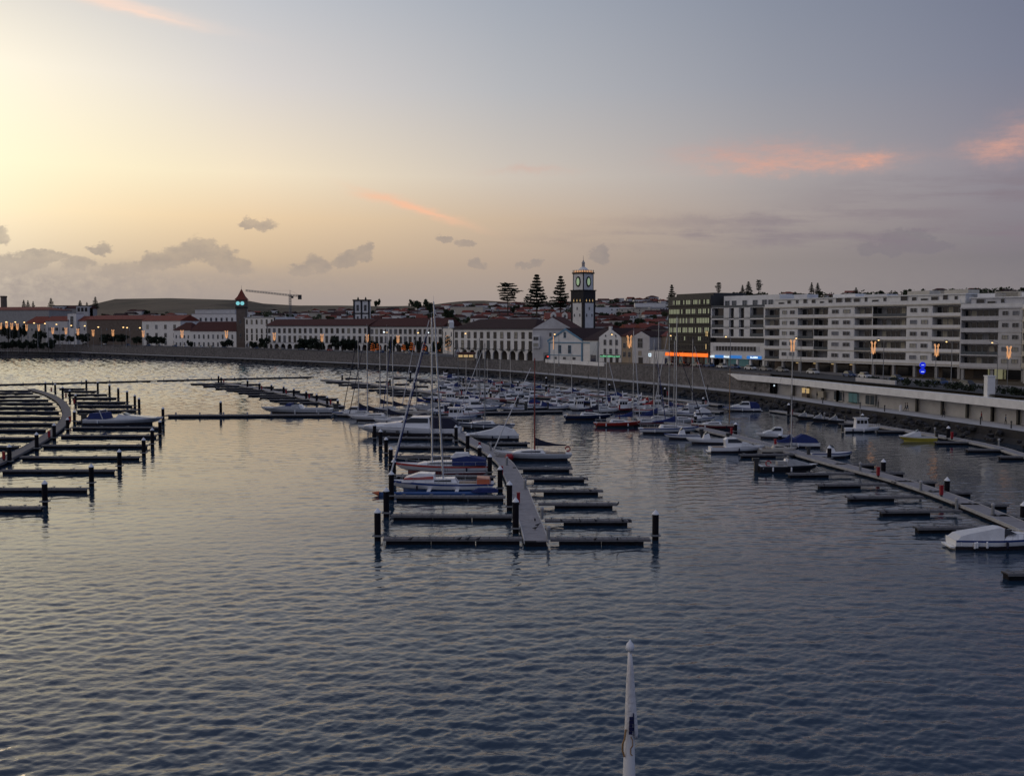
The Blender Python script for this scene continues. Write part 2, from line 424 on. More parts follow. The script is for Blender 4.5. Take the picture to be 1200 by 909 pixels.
# ================================================================ the setting
# ---- shoreline (waterline of the harbour bay), from the far left to the near right
SHPX = [(0,415),(100,417.5),(200,421.7),(300,426),(380,430.2),(470,435),(560,440),(630,446),(700,453.5),(780,462),(860,471.5),(910,479),(960,487.5),(1040,499.5),(1120,512.5),(1200,526)]
ctrl = [Vector((-2600,1650,0)), Vector((-1700,1330,0)), Vector((-950,1010,0))] + [W(x,y) for x,y in SHPX] + [Vector((88,125,0)), Vector((92,70,0)), Vector((95,-20,0)), Vector((97,-120,0))]
def catmull(P, step):
    out = []
    for i in range(len(P)-1):
        a, b, c, d = P[max(i-1,0)], P[i], P[i+1], P[min(i+2,len(P)-1)]
        k = max(1, int((c-b).length/step))
        for j in range(k):
            t = j/k
            out.append(0.5*((2*b)+(c-a)*t+(2*a-5*b+4*c-d)*t*t+(3*b-a-3*c+d)*t**3))
    out.append(P[-1]); return out
SH = catmull(ctrl, 7.0)
def smoothnorm(P):
    ns = []
    for i in range(len(P)):
        a, b = P[max(0,i-4)], P[min(len(P)-1,i+4)]; d = (b-a).normalized(); ns.append(Vector((-d.y, d.x, 0)))
    return ns
SN = smoothnorm(SH)
def shpx(p): return 600+1200*p.x/max(p.y, 1)
ZR = [(-400,7.6),(300,7.6),(450,7.3),(540,6.4),(640,6.6),(700,7.4),(880,7.4),(1300,7.2)]
def interp(tab, x):
    if x <= tab[0][0]: return tab[0][1]
    for (a, u), (b, v) in zip(tab[:-1], tab[1:]):
        if x <= b: return u+(v-u)*(x-a)/(b-a)
    return tab[-1][1]
def zroad(px): return interp(ZR, px)
SHA = np.array([(p.x, p.y) for p in SH]); SNA = np.array([(q.x, q.y) for q in SN])
def shoreoff(X, Y):
    d = SHA-np.array((X, Y)); i = int(np.argmin((d**2).sum(1)))
    return float(-(d[i]*SNA[i]).sum()), i
QO, QI, WALLT = 3.4, 11.0, 0.5        # offsets inland: quay edge, foot of the sea wall, wall thickness
QZ = 2.3
YSKY = [(-300,366),(0,364),(60,364),(100,362),(118,356),(135,350.5),(200,349.5),(290,352),(300,356),(350,358),(400,358),(450,359),(500,358),(535,353.5),(560,352),(600,354),(650,354),(700,352),(780,352),(850,349),(900,347),(1000,347),(1100,344),(1200,342),(1500,340)]
def terr(X, Y):
    o, i = shoreoff(X, Y); px = 600+1200*X/max(Y, 50)
    zr = zroad(px)
    O0, OK = 62.0, 900.0
    hill = max(0.0, min(1.0, (px-104)/26))*max(0.0, min(1.0, (300-px)/16))
    t = (o-O0)/(OK-O0)
    if t <= 0: return zr
    s = (385-interp(YSKY, px))/1200.0
    tt = min(t, 1.0)
    f = (tt**0.85)*(1-hill) + hill*(tt*tt*(3-2*tt))
    z = zr+(CAMH+s*Y-zr)*f
    if t > 1: z = zr+(CAMH+s*Y-zr) - (t-1)*s*Y*0.9 - (t-1)*18
    return z

# ---- water: one sheet, real waves near the camera, ripples in the normal
def axis_a():
    c = list(np.radians(np.linspace(-28.5, 28.5, 1060))); d = c[1]-c[0]; a = c[-1]; up = []
    while a < math.pi-.02: d = min(d*1.25, .12); a = min(a+d, math.pi); up.append(a)
    return np.array([-v for v in up[::-1]]+c+up)
def axis_r():
    r = [.5, 4, 9, 14, 18, 22]; v = 25.0
    while v < 760: r.append(v); v += max(.12, min(v*.0028, .42+v*.0006))
    while v < 3600: r.append(v); v *= 1.06
    return np.array(r)
ga, gr = axis_a(), axis_r()
A_, RR = np.meshgrid(ga, gr); GX, GY = RR*np.sin(A_), RR*np.cos(A_)
rs = np.random.RandomState(5)
Zw = np.zeros_like(GX)
da = np.gradient(ga)[None, :]*RR; dr = np.gradient(gr)[:, None]*np.ones_like(RR)
SA, CA = np.sin(A_), np.cos(A_)
for kx in range(96):
    lam = 0.34*(3.4/0.34)**(rs.rand()**1.3); ang = R(-78 + rs.randn()*36)
    amp = 0.0054*lam**(0.86 if lam < 1.6 else .55)*(1.0 if lam < 1.6 else 1.15); k = 2*math.pi/lam
    ux, uy = math.cos(ang), math.sin(ang)
    pr_ = np.abs(ux*SA+uy*CA)*dr; pa_ = np.abs(ux*CA-uy*SA)*da       # sampling along each grid direction
    fade = np.clip((lam/np.maximum(np.maximum(pr_, pa_), 1e-4) - 2.4)/2.0, 0, 1)
    ph = k*(ux*GX+uy*GY) + rs.rand()*6.28 + 0.9*np.sin(GX*0.09*rs.rand()+GY*0.07*rs.rand()+rs.rand()*6)
    Zw += amp*fade*(np.sin(ph)+0.25*np.sin(2*ph+0.6))
env = np.interp(RR, [30, 50, 110, 240, 400, 700], [.60, .57, .33, .30, 1.0, 1.2])
patch = 0.86+0.24*np.sin(GX*0.045+GY*0.021+1)*np.sin(GY*0.038-GX*0.013)+0.16*np.sin(GX*.11-GY*.05)*np.sin(GY*.09+GX*.03)
Zw *= env*patch*np.clip((900-RR)/300.0, 0, 1)
Zf = np.zeros_like(GX)
for kx in range(26):                                   # longer wind waves out in the open far basin
    lam = 1.7*(4.6/1.7)**rs.rand(); ang = R(-80 + rs.randn()*26); k = 2*math.pi/lam; ux, uy = math.cos(ang), math.sin(ang)
    fade = np.clip((lam/np.maximum(np.maximum(np.abs(ux*SA+uy*CA)*dr, np.abs(ux*CA-uy*SA)*da), 1e-4) - 2.2)/1.6, 0, 1)
    Zf += .0082*lam**.75*fade*np.sin(k*(ux*GX+uy*GY)+rs.rand()*6.28)
Zw += Zf*np.interp(RR, [230, 400], [0, 1])*np.clip((1500-RR)/400.0, 0, 1)
nyy, nxx = GX.shape
co = np.stack([GX, GY, Zw], -1).reshape(-1, 3).astype(np.float32)
idx = np.arange(nyy*nxx).reshape(nyy, nxx)
q = np.stack([idx[:-1,:-1], idx[1:,:-1], idx[1:,1:], idx[:-1,1:]], -1).reshape(-1, 4)[:, ::-1]
wm = bpy.data.meshes.new('water'); wm.vertices.add(len(co)); wm.vertices.foreach_set('co', co.ravel())
wm.loops.add(q.size); wm.loops.foreach_set('vertex_index', q.ravel().astype(np.int32))
wm.polygons.add(len(q)); wm.polygons.foreach_set('loop_start', np.arange(0, q.size, 4, dtype=np.int32))
wm.polygons.foreach_set('use_smooth', np.ones(len(q), dtype=bool)); wm.update(calc_edges=True)
mw = bpy.data.materials.new('water'); mw.use_nodes = True; q_ = NT(mw.node_tree); b = mw.node_tree.nodes['Principled BSDF']
b.inputs['Base Color'].default_value = (.012, .032, .060, 1); b.inputs['Roughness'].default_value = .05; b.inputs['IOR'].default_value = 1.47
tc = q_.new('ShaderNodeTexCoord'); mp = q_.new('ShaderNodeMapping'); mp.inputs['Scale'].default_value = (1.0, 1.9, 1.0)
q_.put(mp.inputs[0], tc.outputs['Object'])
big = q_.noise(mp.outputs[0], 0.035, 3, .5)
h = q_.m('ADD', q_.m('MULTIPLY', q_.noise(mp.outputs[0], 1.9, 3, .6, .7), 0.6), q_.m('MULTIPLY', q_.noise(mp.outputs[0], 0.5, 3, .5, .4), 0.9))
bp = q_.new('ShaderNodeBump'); bp.inputs['Distance'].default_value = 0.10
sx_ = q_.new('ShaderNodeSeparateXYZ'); q_.put(sx_.inputs[0], tc.outputs['Object'])
q_.put(bp.inputs['Strength'], q_.m('MULTIPLY', q_.rng(big, .35, .68, .22, .55), q_.rng(sx_.outputs[1], 50, 150, 1.0, .28))); q_.put(bp.inputs['Height'], h); q_.put(b.inputs['Normal'], bp.outputs[0])
wm.materials.append(mw)
struct('water', wm)

# ---- rock armour, quay, sea wall, street
def strip(offs, zfun, name, m, i0=0, i1=None, thick=None):
    mb = MB(); P = SH[i0:i1]; N = SN[i0:i1]; k = len(offs)
    vs = [(p.x+nn.x*o, p.y+nn.y*o, zfun(j, p)) for p, nn in zip(P, N) for j, o in enumerate(offs)]
    fs = [(a*k+j, (a+1)*k+j, (a+1)*k+j+1, a*k+j+1) for a in range(len(P)-1) for j in range(k-1)]
    mb.add(vs, fs); return mb.mesh(name, m)
struct('quay_path', strip([QO, QO+.35, QI], lambda j, p: (QZ, QZ+.004, QZ+.004)[j], 'quay_path', M['quay_paving']))
qs = ob('quay_edge', strip([QO-2.2, QO-.02, QO-.02, QO+.3], lambda j, p: (-1.6, .9, QZ+.03, QZ+.03)[j], 'quay_edge', M['basalt']))
tag(qs, 'dark sloping stone quay edge along the far side of the harbour', 'quay')
IV0 = min(range(len(SH)), key=lambda i: abs(shpx(SH[i])+120) + (0 if SH[i].y > 0 else 1e5))
rk = MB()
for p, nn in zip(SH, SN):
    px = shpx(p)
    if p.y < 60 or px < -60: continue
    d = Vector((nn.y, -nn.x, 0))
    dens = 4 if p.y > 500 else 7 if p.y > 330 else 11
    for _ in range(dens):
        o = random.uniform(-1.3, QO-.2); r = random.uniform(.35, .85)
        c = p+nn*o+d*random.uniform(-3.6, 3.6)
        rk.blob((c.x, c.y, max(-.2, (o+1.2)/(QO+1.0)*1.75)-.1), r, 5, 2, .35, 0, .75)
rko = ob('rock_armour', rk.mesh('rock_armour', M['basalt'])); tag(rko, 'dark boulders heaped along the foot of the quay', 'rocks', kind='stuff')
i_end = max(i for i, p in enumerate(SH) if p.y > 100 and shpx(p) < 868 and p.y > 150)
def wallz(p): return zroad(shpx(p))+.12
mbw = MB(); k = 4
P = SH[:i_end+1]; N = SN[:i_end+1]; vs = []
for p, nn in zip(P, N):
    zt = wallz(p)
    for o, z in ((QI, QZ-.6), (QI+.18, zt), (QI+WALLT, zt), (QI+WALLT, zt-2.0)): vs.append((p.x+nn.x*o, p.y+nn.y*o, z))
mbw.add(vs, [(a*k+j, (a+1)*k+j, (a+1)*k+j+1, a*k+j+1) for a in range(len(P)-1) for j in range(k-1)])
sw = root('sea_wall', 'long dark stone sea wall between the quay and the street', 'sea wall')
ob('wall_face', mbw.mesh('sea_wall', M['basalt_wall']), sw)
cp = MB(); vs = []
for p, nn in zip(P, N):
    zt = wallz(p)
    for o, z in ((QI+.06, zt+.004), (QI+.06, zt+.12), (QI+WALLT+.08, zt+.12), (QI+WALLT+.08, zt+.004)): vs.append((p.x+nn.x*o, p.y+nn.y*o, z))
cp.add(vs, [(a*k+j, (a+1)*k+j, (a+1)*k+j+1, a*k+j+1) for a in range(len(P)-1) for j in range(k-1)])
ob('coping', cp.mesh('coping', M['paving']), sw)

# terrain grid along shore normals
OFFS = [QI+.3, 20, 34, 48, 62, 90, 120, 160, 210, 270, 340, 430, 540, 660, 780, 900, 1050, 1300, 1700, 2600]
tm = MB(); k = len(OFFS)
idxs = list(range(0, len(SH), 2)); 
if idxs[-1] != len(SH)-1: idxs.append(len(SH)-1)
vs = []
for i in idxs:
    p, nn = SH[i], SN[i]
    for o in OFFS:
        X, Y = p.x+nn.x*o, p.y+nn.y*o; vs.append((X, Y, terr(X, Y)-.06))
fs = [(a*k+j, (a+1)*k+j, (a+1)*k+j+1, a*k+j+1) for a in range(len(idxs)-1) for j in range(k-1)]
tm.add(vs, fs)
mt = mat('hillside', (.046,.048,.024), .95, .35, .02, .3, stain=.0)
q2 = NT(mt.node_tree); b2 = mt.node_tree.nodes['Principled BSDF']; t2 = q2.new('ShaderNodeTexCoord')
c1 = q2.ramp(q2.noise(t2.outputs['Object'], .03, 6, .65), [(.3,(.050,.042,.026)),(.55,(.105,.080,.050)),(.75,(.16,.125,.085))])
vf = q2.new('ShaderNodeTexVoronoi'); vf.inputs['Scale'].default_value = .016; q2.put(vf.inputs['Vector'], t2.outputs['Object'])
vs_ = q2.new('ShaderNodeSeparateColor'); q2.put(vs_.inputs[0], vf.outputs['Color'])
q2.put(b2.inputs['Base Color'], q2.mix(.6, c1, q2.ramp(vs_.outputs[0], [(.0,(.050,.042,.025)),(.4,(.10,.075,.045)),(.7,(.15,.11,.07)),(1.0,(.065,.055,.033))])))
to = struct('hillside_terrain', tm.mesh('terrain', mt, True))
struct('street', strip([QI+WALLT+.02, QI+WALLT+3.2, QI+WALLT+3.2, 27.0], lambda j, p: zroad(shpx(p))+(.13, .13, .012, .012)[j], 'street', M['asphalt']))
struct('pavement', strip([27.0, 27.0, 36.0], lambda j, p: zroad(shpx(p))+(.012, .14, .14)[j], 'pavement', M['paving']))
# ================================================================ buildings
def ub(m):      # unit box mesh, base centre at the origin
    return shared(('ub', m), lambda: MB().box(-.5, .5, -.5, .5, 0, 1).mesh('box', M[m]))
def window_mesh(frame, pane, div=True):
    def f():
        mb = MB(); t = .065
        mb.box(-.5, .5, -.5, .5, 0, t, 0); mb.box(-.5, .5, -.5, .5, 1-t*.6, 1, 0)
        mb.box(-.5, -.5+t, -.5, .5, t, 1-t*.6, 0); mb.box(.5-t, .5, -.5, .5, t, 1-t*.6, 0)
        mb.box(-.5+t, .5-t, -.12, .5, t, 1-t*.6, 1)
        if div: mb.box(-.03, .03, -.32, -.13, t, 1-t*.6, 0); mb.box(-.5+t, -.04, -.3, -.13, .56, .6, 0); mb.box(.04, .5-t, -.3, -.13, .56, .6, 0)
        return mb.mesh('window', [M[frame], M[pane]])
    return shared(('win', frame, pane, div), f)
def win(par, x, z, w, h, y=0.0, frame='trim_grey', pane='glass_dark', name='window', div=True, dep=.3):
    return ob(name, window_mesh(frame, pane, div), par, (x, y-dep/2+.13, z), 0, (w, dep, h))
def winx(par, xf, y, z, w, h, frame='trim_grey', pane='glass_dark', side=1):   # on an end wall
    return ob('window', window_mesh(frame, pane, True), par, (xf+side*.02, y, z), math.pi/2*side, (w, .3, h))
def fr(px0, D0, px1, D1, z):
    a = Vector((ax(px0, D0, z), D0, z)); b = Vector((ax(px1, D1, z), D1, z)); d = b-a
    return a, d.length, math.atan2(d.y, d.x)
def body(par, L, dep, h, m, below=3.0, name='wall', x0=0.0, y0=0.0, z0=0.0):
    return ob(name, MB().box(x0, x0+L, y0, y0+dep, z0-below, z0+h).mesh(name, M[m]), par)
def roof_mesh(L, dep, h, rh, kind, over=.5):
    mb = MB(); a, b, c, d = -over, L+over, -over, dep+over; e = .18
    mb.box(a, b, c, d, h, h+e)
    z = h+e
    if kind == 'hip':
        i = min(dep, L)*.5
        if L >= dep: r0, r1 = (i, dep/2), (L-i, dep/2)
        else: r0, r1 = (L/2, i), (L/2, dep-i)
        vs = [(a,c,z),(b,c,z),(b,d,z),(a,d,z),(r0[0],r0[1],z+rh),(r1[0],r1[1],z+rh)]
        mb.add(vs, [(0,1,5,4),(2,3,4,5),(1,2,5),(3,0,4)] if L >= dep else [(0,1,4),(1,2,5,4),(2,3,5),(3,0,4,5)])
    elif kind == 'gable':     # ridge along x
        vs = [(a,c,z),(b,c,z),(b,d,z),(a,d,z),(a,dep/2,z+rh),(b,dep/2,z+rh)]
        mb.add(vs, [(0,1,5,4),(2,3,4,5),(1,2,5),(3,0,4)])
    elif kind == 'front':     # ridge along y, gable to the street
        vs = [(a,c,z),(b,c,z),(b,d,z),(a,d,z),(L/2,c,z+rh),(L/2,d,z+rh)]
        mb.add(vs, [(0,1,4),(1,2,5,4),(2,3,5),(3,0,4,5)])
    return mb
def roof(par, L, dep, h, rh, kind, m, over=.5, name='roof', off=(0,0,0)):
    return ob(name, roof_mesh(L, dep, h, rh, kind, over).mesh(name, M[m]), par, off)
def arch_mesh(w, h, pier, th, m, spring=.45):
    mb = MB(); r = w/2-pier; zs = min(h*spring, h-r-.25)
    o = [(0,0),(pier,0),(pier,zs)] + [(w/2-r*math.cos(math.pi*t/8), zs+min(r, h-zs-.2)*math.sin(math.pi*t/8)) for t in range(1, 8)] + [(w-pier,zs),(w-pier,0),(w,0),(w,h),(0,h)]
    return mb.prism(o, 0, th).mesh('arch', M[m])
def arcade(par, x0, L, n_, h, m, dep=3.2, th=.6, pier=.21):
    w = L/n_; me = arch_mesh(w, h, pier*w*.6, th, m)
    for i in range(n_): ob('arch', me, par, (x0+i*w, 0, 0))
def dup_rows(par, xs, zs, w, h, **k):
    for z in zs:
        for x in xs:
            q = dict(k)
            if q.get('pane', 'glass_dark') == 'glass_dark': q['pane'] = random.choice(['glass_dark']*13+['glass_blue','shutter','shutter','curtain'])
            win(par, x, z, w, h, **q)
def lin(a, b, n_): return [a+(b-a)*(i+.5)/n_ for i in range(n_)]

def block(label, cat, px0, D0, px1, D1, ybase, yeave, dep, wall, roofk=None, roofm='roof_red', yridge=None, name='building', cols=0, rows=(), ww=1.1, wh=1.5, frame='trim_grey', pane='glass_dark', group=None, over=.5, cornice=True):
    """a rectangular house placed by its front corners; heights come from its base and eave lines"""
    Dm = (D0+D1)/2; zb = zy(ybase, Dm); h = zy(yeave, Dm)-zb
    a, L, rz = fr(px0, D0, px1, D1, zb)
    r = root(name, label, cat, a, rz, group)
    body(r, L, dep, h, wall)
    if roofk: roof(r, L, dep, h, (zy(yridge, Dm)-zb-h) if yridge else 2.0, roofk, roofm, over)
    elif cornice: ob('parapet', MB().box(-.15, L+.15, -.15, dep+.15, h, h+.35).mesh('parapet', M['trim_grey']), r)
    for f in rows: dup_rows(r, lin(L*.03, L*.97, cols), [f*h], ww, wh, frame=frame, pane=pane)
    return r, L, h, zb

WF = 'buildings along the waterfront street'
# --- far left
block('long grey hall with red hipped roof at the far left edge', 'hall', -30, 900, 58, 880, 400, 363.5, 30, 'wall_grey', 'hip', 'roof_red', 359.5, 'hall', 9, (.45,), 2.0, 3.0)
ch = root('factory_chimney', 'tall dark brick chimney rising behind the grey hall at far left', 'chimney', (ax(5, 960, 30), 960, terr(ax(5,960,30), 960)))
ob('stack', MB().lathe([(3.0,-3),(2.7,zy(349,960)-ch.location.z),(3.1,zy(348,960)-ch.location.z),(3.1,zy(346.8,960)-ch.location.z)], 10).mesh('stack', M['wall_brown']), ch)
r_, *_ = block('red roofed house with pale walls left of the white two storey houses', 'house', 30, 842, 56, 830, 404, 379, 12, 'wall_grey', 'hip', 'roof_red', 371, 'house', 5, (.3,.65), 1.3, 2.0)
block('white two storey house with red roof beside a slim white tower', 'house', 54, 815, 80, 805, 405, 376, 13, 'wall_pale', 'gable', 'roof_red', 370.5, 'house', 3, (.2,.6), 3.2, 2.6)
block('slim white stair tower between two white houses', 'tower', 80, 806, 90, 803, 405, 367.5, 8, 'wall_white', None, name='stair_tower', cols=1, rows=(.55,.72), ww=3.0, wh=5.0)
block('white house with red roof right of the slim white tower', 'house', 90, 806, 103, 800, 405, 376, 13, 'wall_pale', 'gable', 'roof_red', 370.5, 'house', 2, (.3,.62), 1.3, 2.2)
block('large dark stone fortress building under a long red roof', 'fort', 102, 790, 168, 768, 406, 374.5, 22, 'wall_brown', 'gable', 'roof_red', 369.5, 'fort', 7, (.6,), 1.0, 1.6)
block('white three storey block with red roof right of the dark fort', 'building', 167, 764, 212, 735, 408, 376, 16, 'wall_white', 'gable', 'roof_red', 369.5, 'town_house', 4, (.12,.40,.70), 3.0, 3.2)
block('small white house with dark hipped roof between two white blocks', 'house', 204, 725, 224, 715, 408, 387, 12, 'wall_white', 'hip', 'roof_brown', 378, 'house', 4, (.15,.55), 1.3, 2.3)
block('white two storey house with brown roof left of the spired clock tower', 'house', 224, 712, 277, 690, 408, 388, 16, 'wall_white', 'gable', 'roof_brown', 377, 'town_house', 9, (.1,.55), 1.5, 2.9)
block('white upper building with round windows above the brown roofed house', 'building', 225, 765, 277, 755, 396, 368, 18, 'wall_white', None, name='town_house', cols=8, rows=(.35,.7), ww=1.6, wh=2.6)
block('pale flat roofed building topping the houses left of the clock tower', 'building', 229, 800, 276, 790, 392, 363, 18, 'wall_pale', None, name='town_house', cols=8, rows=(.55,), ww=1.6, wh=2.0)
# --- spired clock tower
D = 690; zb = zy(409, D); px_w = 13.5/1200*D
tw = root('clock_tower', 'dark stone clock tower with pointed red spire and glowing blue clock faces', 'clock tower', (ax(276.5, D, zb), D, zb))
hs = zy(361, D)-zb; hb = zy(351.2, D)-zb; w = px_w*.82
ob('shaft', MB().box(0.6, w, 0, w, -3, hs).mesh('shaft', M['wall_brown']), tw)
ob('cornice', MB().box(.1, w+.5, -.5, w+.5, hs, hs+.9).mesh('cornice', M['basalt']), tw)
bf = ob('belfry', MB().box(0.3, w+.3, -.3, w+.3, hs+.9, hb).mesh('belfry', M['wall_brown']), tw)
for x in (.29*w, .76*w):
    cl = ob('clock_face', MB().lathe([(1.3,0),(1.3,.18)], 14).mesh('clock_face', M['clock_cyan']), tw, (x, -.3, (hs+hb)/2+.4)); cl.rotation_euler = (math.pi/2, 0, 0)
ap = zy(338.5, D)-zb
sp = MB(); k = [(-.4,-1),(w+1,-1),(w+1,w+1),(-.4,w+1)]; c0 = (w/2+.3, w/2)
sp.loft([[(x,y,hb) for x,y in k], [(c0[0]+(x-c0[0])*.55, c0[1]+(y-c0[1])*.55, hb+(ap-hb)*.33) for x,y in k], [(c0[0]+(x-c0[0])*.03, c0[1]+(y-c0[1])*.03, ap) for x,y in k]])
ob('spire', sp.mesh('spire', M['roof_red']), tw)
ob('finial', MB().tube((c0[0],c0[1],ap-.3),(c0[0],c0[1],ap+2.6),.12,.05).mesh('finial', M['metal_dark']), tw)
for z in (.3*hs, .62*hs): win(tw, w*.5, z, 1.0, 2.2)
# --- white building with arcade right of the tower
def arcaded(label, px0, D0, px1, D1, ybase, yeave, dep, nw, na, roofk, roofm, yridge, rows, h_ar, ww, whs, frame='metal_dark', name='arcade_building', bands=()):
    Dm = (D0+D1)/2; zb = zy(ybase, Dm); h = zy(yeave, Dm)-zb
    a, L, rz = fr(px0, D0, px1, D1, zb); r = root(name, label, 'building', a, rz)
    ob('wall', MB().box(0, L, 0, dep, h_ar, h).mesh('wall', M['wall_white']), r)
    ob('ground_floor', MB().box(0, L, 3.2, dep-.1, -3, h_ar-.02).mesh('ground_floor', M['door_and_shade_dark']), r)  # recessed wall coloured dark to stand in for shade behind the arches
    arcade(r, 0, L, na, h_ar-.03, 'wall_white')
    ob('string_course', MB().box(-.1, L+.1, -.14, -.002, h_ar-.05, h_ar+.22).mesh('string_course', M['trim_grey']), r)
    ob('cornice', MB().box(-.2, L+.2, -.3, -.003, h-.5, h-.02).mesh('cornice', M['trim_grey']), r)
    ob('quoin', MB().box(-.14, .5, -.10, .5, 0, h-.52).mesh('quoin', M['basalt']), r)
    ob('quoin', MB().box(L-.5, L+.14, -.10, .5, 0, h-.52).mesh('quoin', M['basalt']), r)
    if roofk: roof(r, L, dep, h, zy(yridge, Dm)-zb-h, roofk, roofm, .7)
    for f, hh in zip(rows, whs): dup_rows(r, lin(0, L, nw), [f*h], ww, hh, frame=frame)
    return r, L, h, zb
arcaded('white four storey building with grey cornice right beside the spired clock tower', 287, 672, 322, 650, 409.5, 371.5, 16, 6, 5, None, 'roof_flat', None, (.27,.50,.78), 4.6, 1.8, (4.2,3.0,3.0))
r_, L_, h_, z_ = arcaded('long white arcaded building with dark red roof, longest on the waterfront', 313, 632, 432, 590, 411, 381.5, 18, 19, 15, 'gable', 'roof_brown', 374, (.33,.70), 4.6, 1.95, (4.0,2.9))
arcaded('white arcaded building with dark red roof behind the orange lit trees', 433.5, 590, 519, 560, 412, 382.5, 18, 15, 11, 'gable', 'roof_brown', 373, (.33,.70), 4.6, 1.95, (3.8,2.8))
# chimney and gables on the long roofs stand on house roofs behind
rr, L_, h_, z_ = block('narrow white house with arched dormer turret beside the lit tree', 'house', 519, 556, 533, 535, 414, 385, 14, 'wall_white', None, name='narrow_house', cols=2, rows=(.35,.68), ww=1.4, wh=2.4)
ob('dormer', MB().prism([(0,0),(2.6,0),(2.6,3.0),(1.3,4.2),(0,3.0)], 0, 2.5).mesh('dormer', M['wall_white']), rr, (L_*.4, .3, h_+.3))
win(rr, L_*.4+1.3, h_+.9, 1.2, 2.0, y=.3)
r_, L_, h_, z_ = arcaded('white portico building with ten arches and dark roof beside the lit tree', 531.5, 480, 626, 432, 421.5, 385.3, 18, 12, 10, 'hip', 'roof_dark', 374, (.32,.69), 4.7, 2.15, (4.2,2.9))
for i, x in enumerate(lin(0, L_, 12)): ob('balcony', MB().box(-.9,.9,-.7,-.15,0,.12).box(-.9,.9,-.7,-.66,.121,.9).mesh('balcony', M['metal_dark']), r_, (x, 0, .32*h_-.15))
# gable end house facing right of the portico building
r_, L_, h_, z_ = block('large plain grey white gabled house with one bay window', 'house', 624, 430, 671, 424, 423.5, 386, 16, 'wall_pale', 'front', 'roof_brown', 371.5, 'gabled_house', 0, (), over=.25)
gb = ob('gable_wall', MB().prism([(-.1,0),(L_+.1,0),(L_/2,zy(372.5,427)-zy(386,427))], -.28, .1).mesh('gable_wall', M['wall_pale']), r_, (0,0,h_+.19))
ob('bay_window', MB().box(0,3.0,-1.1,-.01,0,5.0).mesh('bay_window', M['wall_white']), r_, (.4,0,h_*.42)); win(r_, 1.9, h_*.46, 2.2, 1.5, y=-1.1, pane='curtain'); win(r_, 1.9, h_*.66, 2.2, 1.5, y=-1.1)
win(r_, L_*.45, h_*.78, 1.0, 1.6); ob('entrance_arch', arch_mesh(3.2, 4.0, .4, .3, 'trim_grey'), r_, (L_*.28, -.31, -.2)); ob('door', MB().box(.4,2.8,-.04,-.004,0,3.0).mesh('door', M['door_and_shade_dark']), r_, (L_*.28, 0, -.2))
# --- blue trimmed chapel-like hall
D0, D1 = 420, 408
zb = zy(423, 414); he = zy(398.5, 414)-zb; hp = zy(385.2, 414)-zb
a, L, rz = fr(643, D0, 683, D1, zb); r = root('gabled_hall', 'white gabled hall with pale blue trim and small round-topped gable window', 'hall', a, rz)
body(r, L, 26, he, 'wall_white'); 
ob('gable_wall', MB().prism([(-.2,0),(L+.2,0),(L/2,hp-he)], -.02, .5).mesh('gable_wall', M['wall_white']), r, (0,0,he))
ob('roof', MB().add([(-.6,.2,0),(L+.6,.2,0),(L/2,.2,hp-he+.35),(-.6,26.5,0),(L+.6,26.5,0),(L/2,26.5,hp-he+.35)], [(0,2,5,3),(2,1,4,5),(0,1,2),(3,5,4)]).mesh('roof', M['roof_dark']), r, (0,0,he+.02))
tr = MB(); s = .5
for (x0,z0),(x1,z1) in (((-.6,he-.1),(L/2,hp+.2)),((L/2,hp+.2),(L+.6,he-.1))):
    tr.add([(x0,-.3,z0),(x1,-.3,z1),(x1,-.3,z1-.75),(x0,-.3,z0-.75),(x0,-.021,z0),(x1,-.021,z1),(x1,-.021,z1-.75),(x0,-.021,z0-.75)], [(0,3,2,1),(4,5,6,7),(0,1,5,4),(3,7,6,2),(1,2,6,5),(0,4,7,3)])
ob('gable_trim', tr.mesh('gable_trim', M['trim_blue']), r)
ob('string_course', MB().box(-.3,L+.3,-.25,-.005,he-1.2,he-.8).mesh('string_course', M['trim_blue']), r)
for x in (0.05, L-.75): ob('pilaster', MB().box(x,x+.7,-.2,-.006,-2,he-1.21).mesh('pilaster', M['trim_blue']), r)
ob('plinth', MB().box(-.1,L+.1,-.16,-.007,2.2,2.45).mesh('plinth', M['trim_blue']), r)
for x in (L*.33, L*.62): win(r, x, he*.36, 1.5, 3.4, frame='trim_blue')
win(r, L*.48, he+.9, 1.2, 2.4, frame='trim_blue')
for x in (L*.2, L*.47, L*.75): win(r, x, .7, 1.5, .95)
r2, L2, h2, z2 = block('low white annexe with dark roof between the blue trimmed hall and the green lit house', 'annexe', 683.5, 407, 702, 396, 424, 399, 20, 'wall_white', 'gable', 'roof_dark', 385.5, 'annexe', 0, ())
ob('side_porch', MB().box(L2*.55,L2*.99,-.9,-.01,0,h2*.95).mesh('side_porch', M['wall_blue']), r2); ob('door', MB().box(L2*.6,L2*.93,-.98,-.91,0,2.8).mesh('door', M['hull_navy']), r2)
ob('cornice', MB().box(-.1,L2*.54,-.25,-.004,h2-1.1,h2-.7).mesh('cornice', M['trim_blue']), r2)
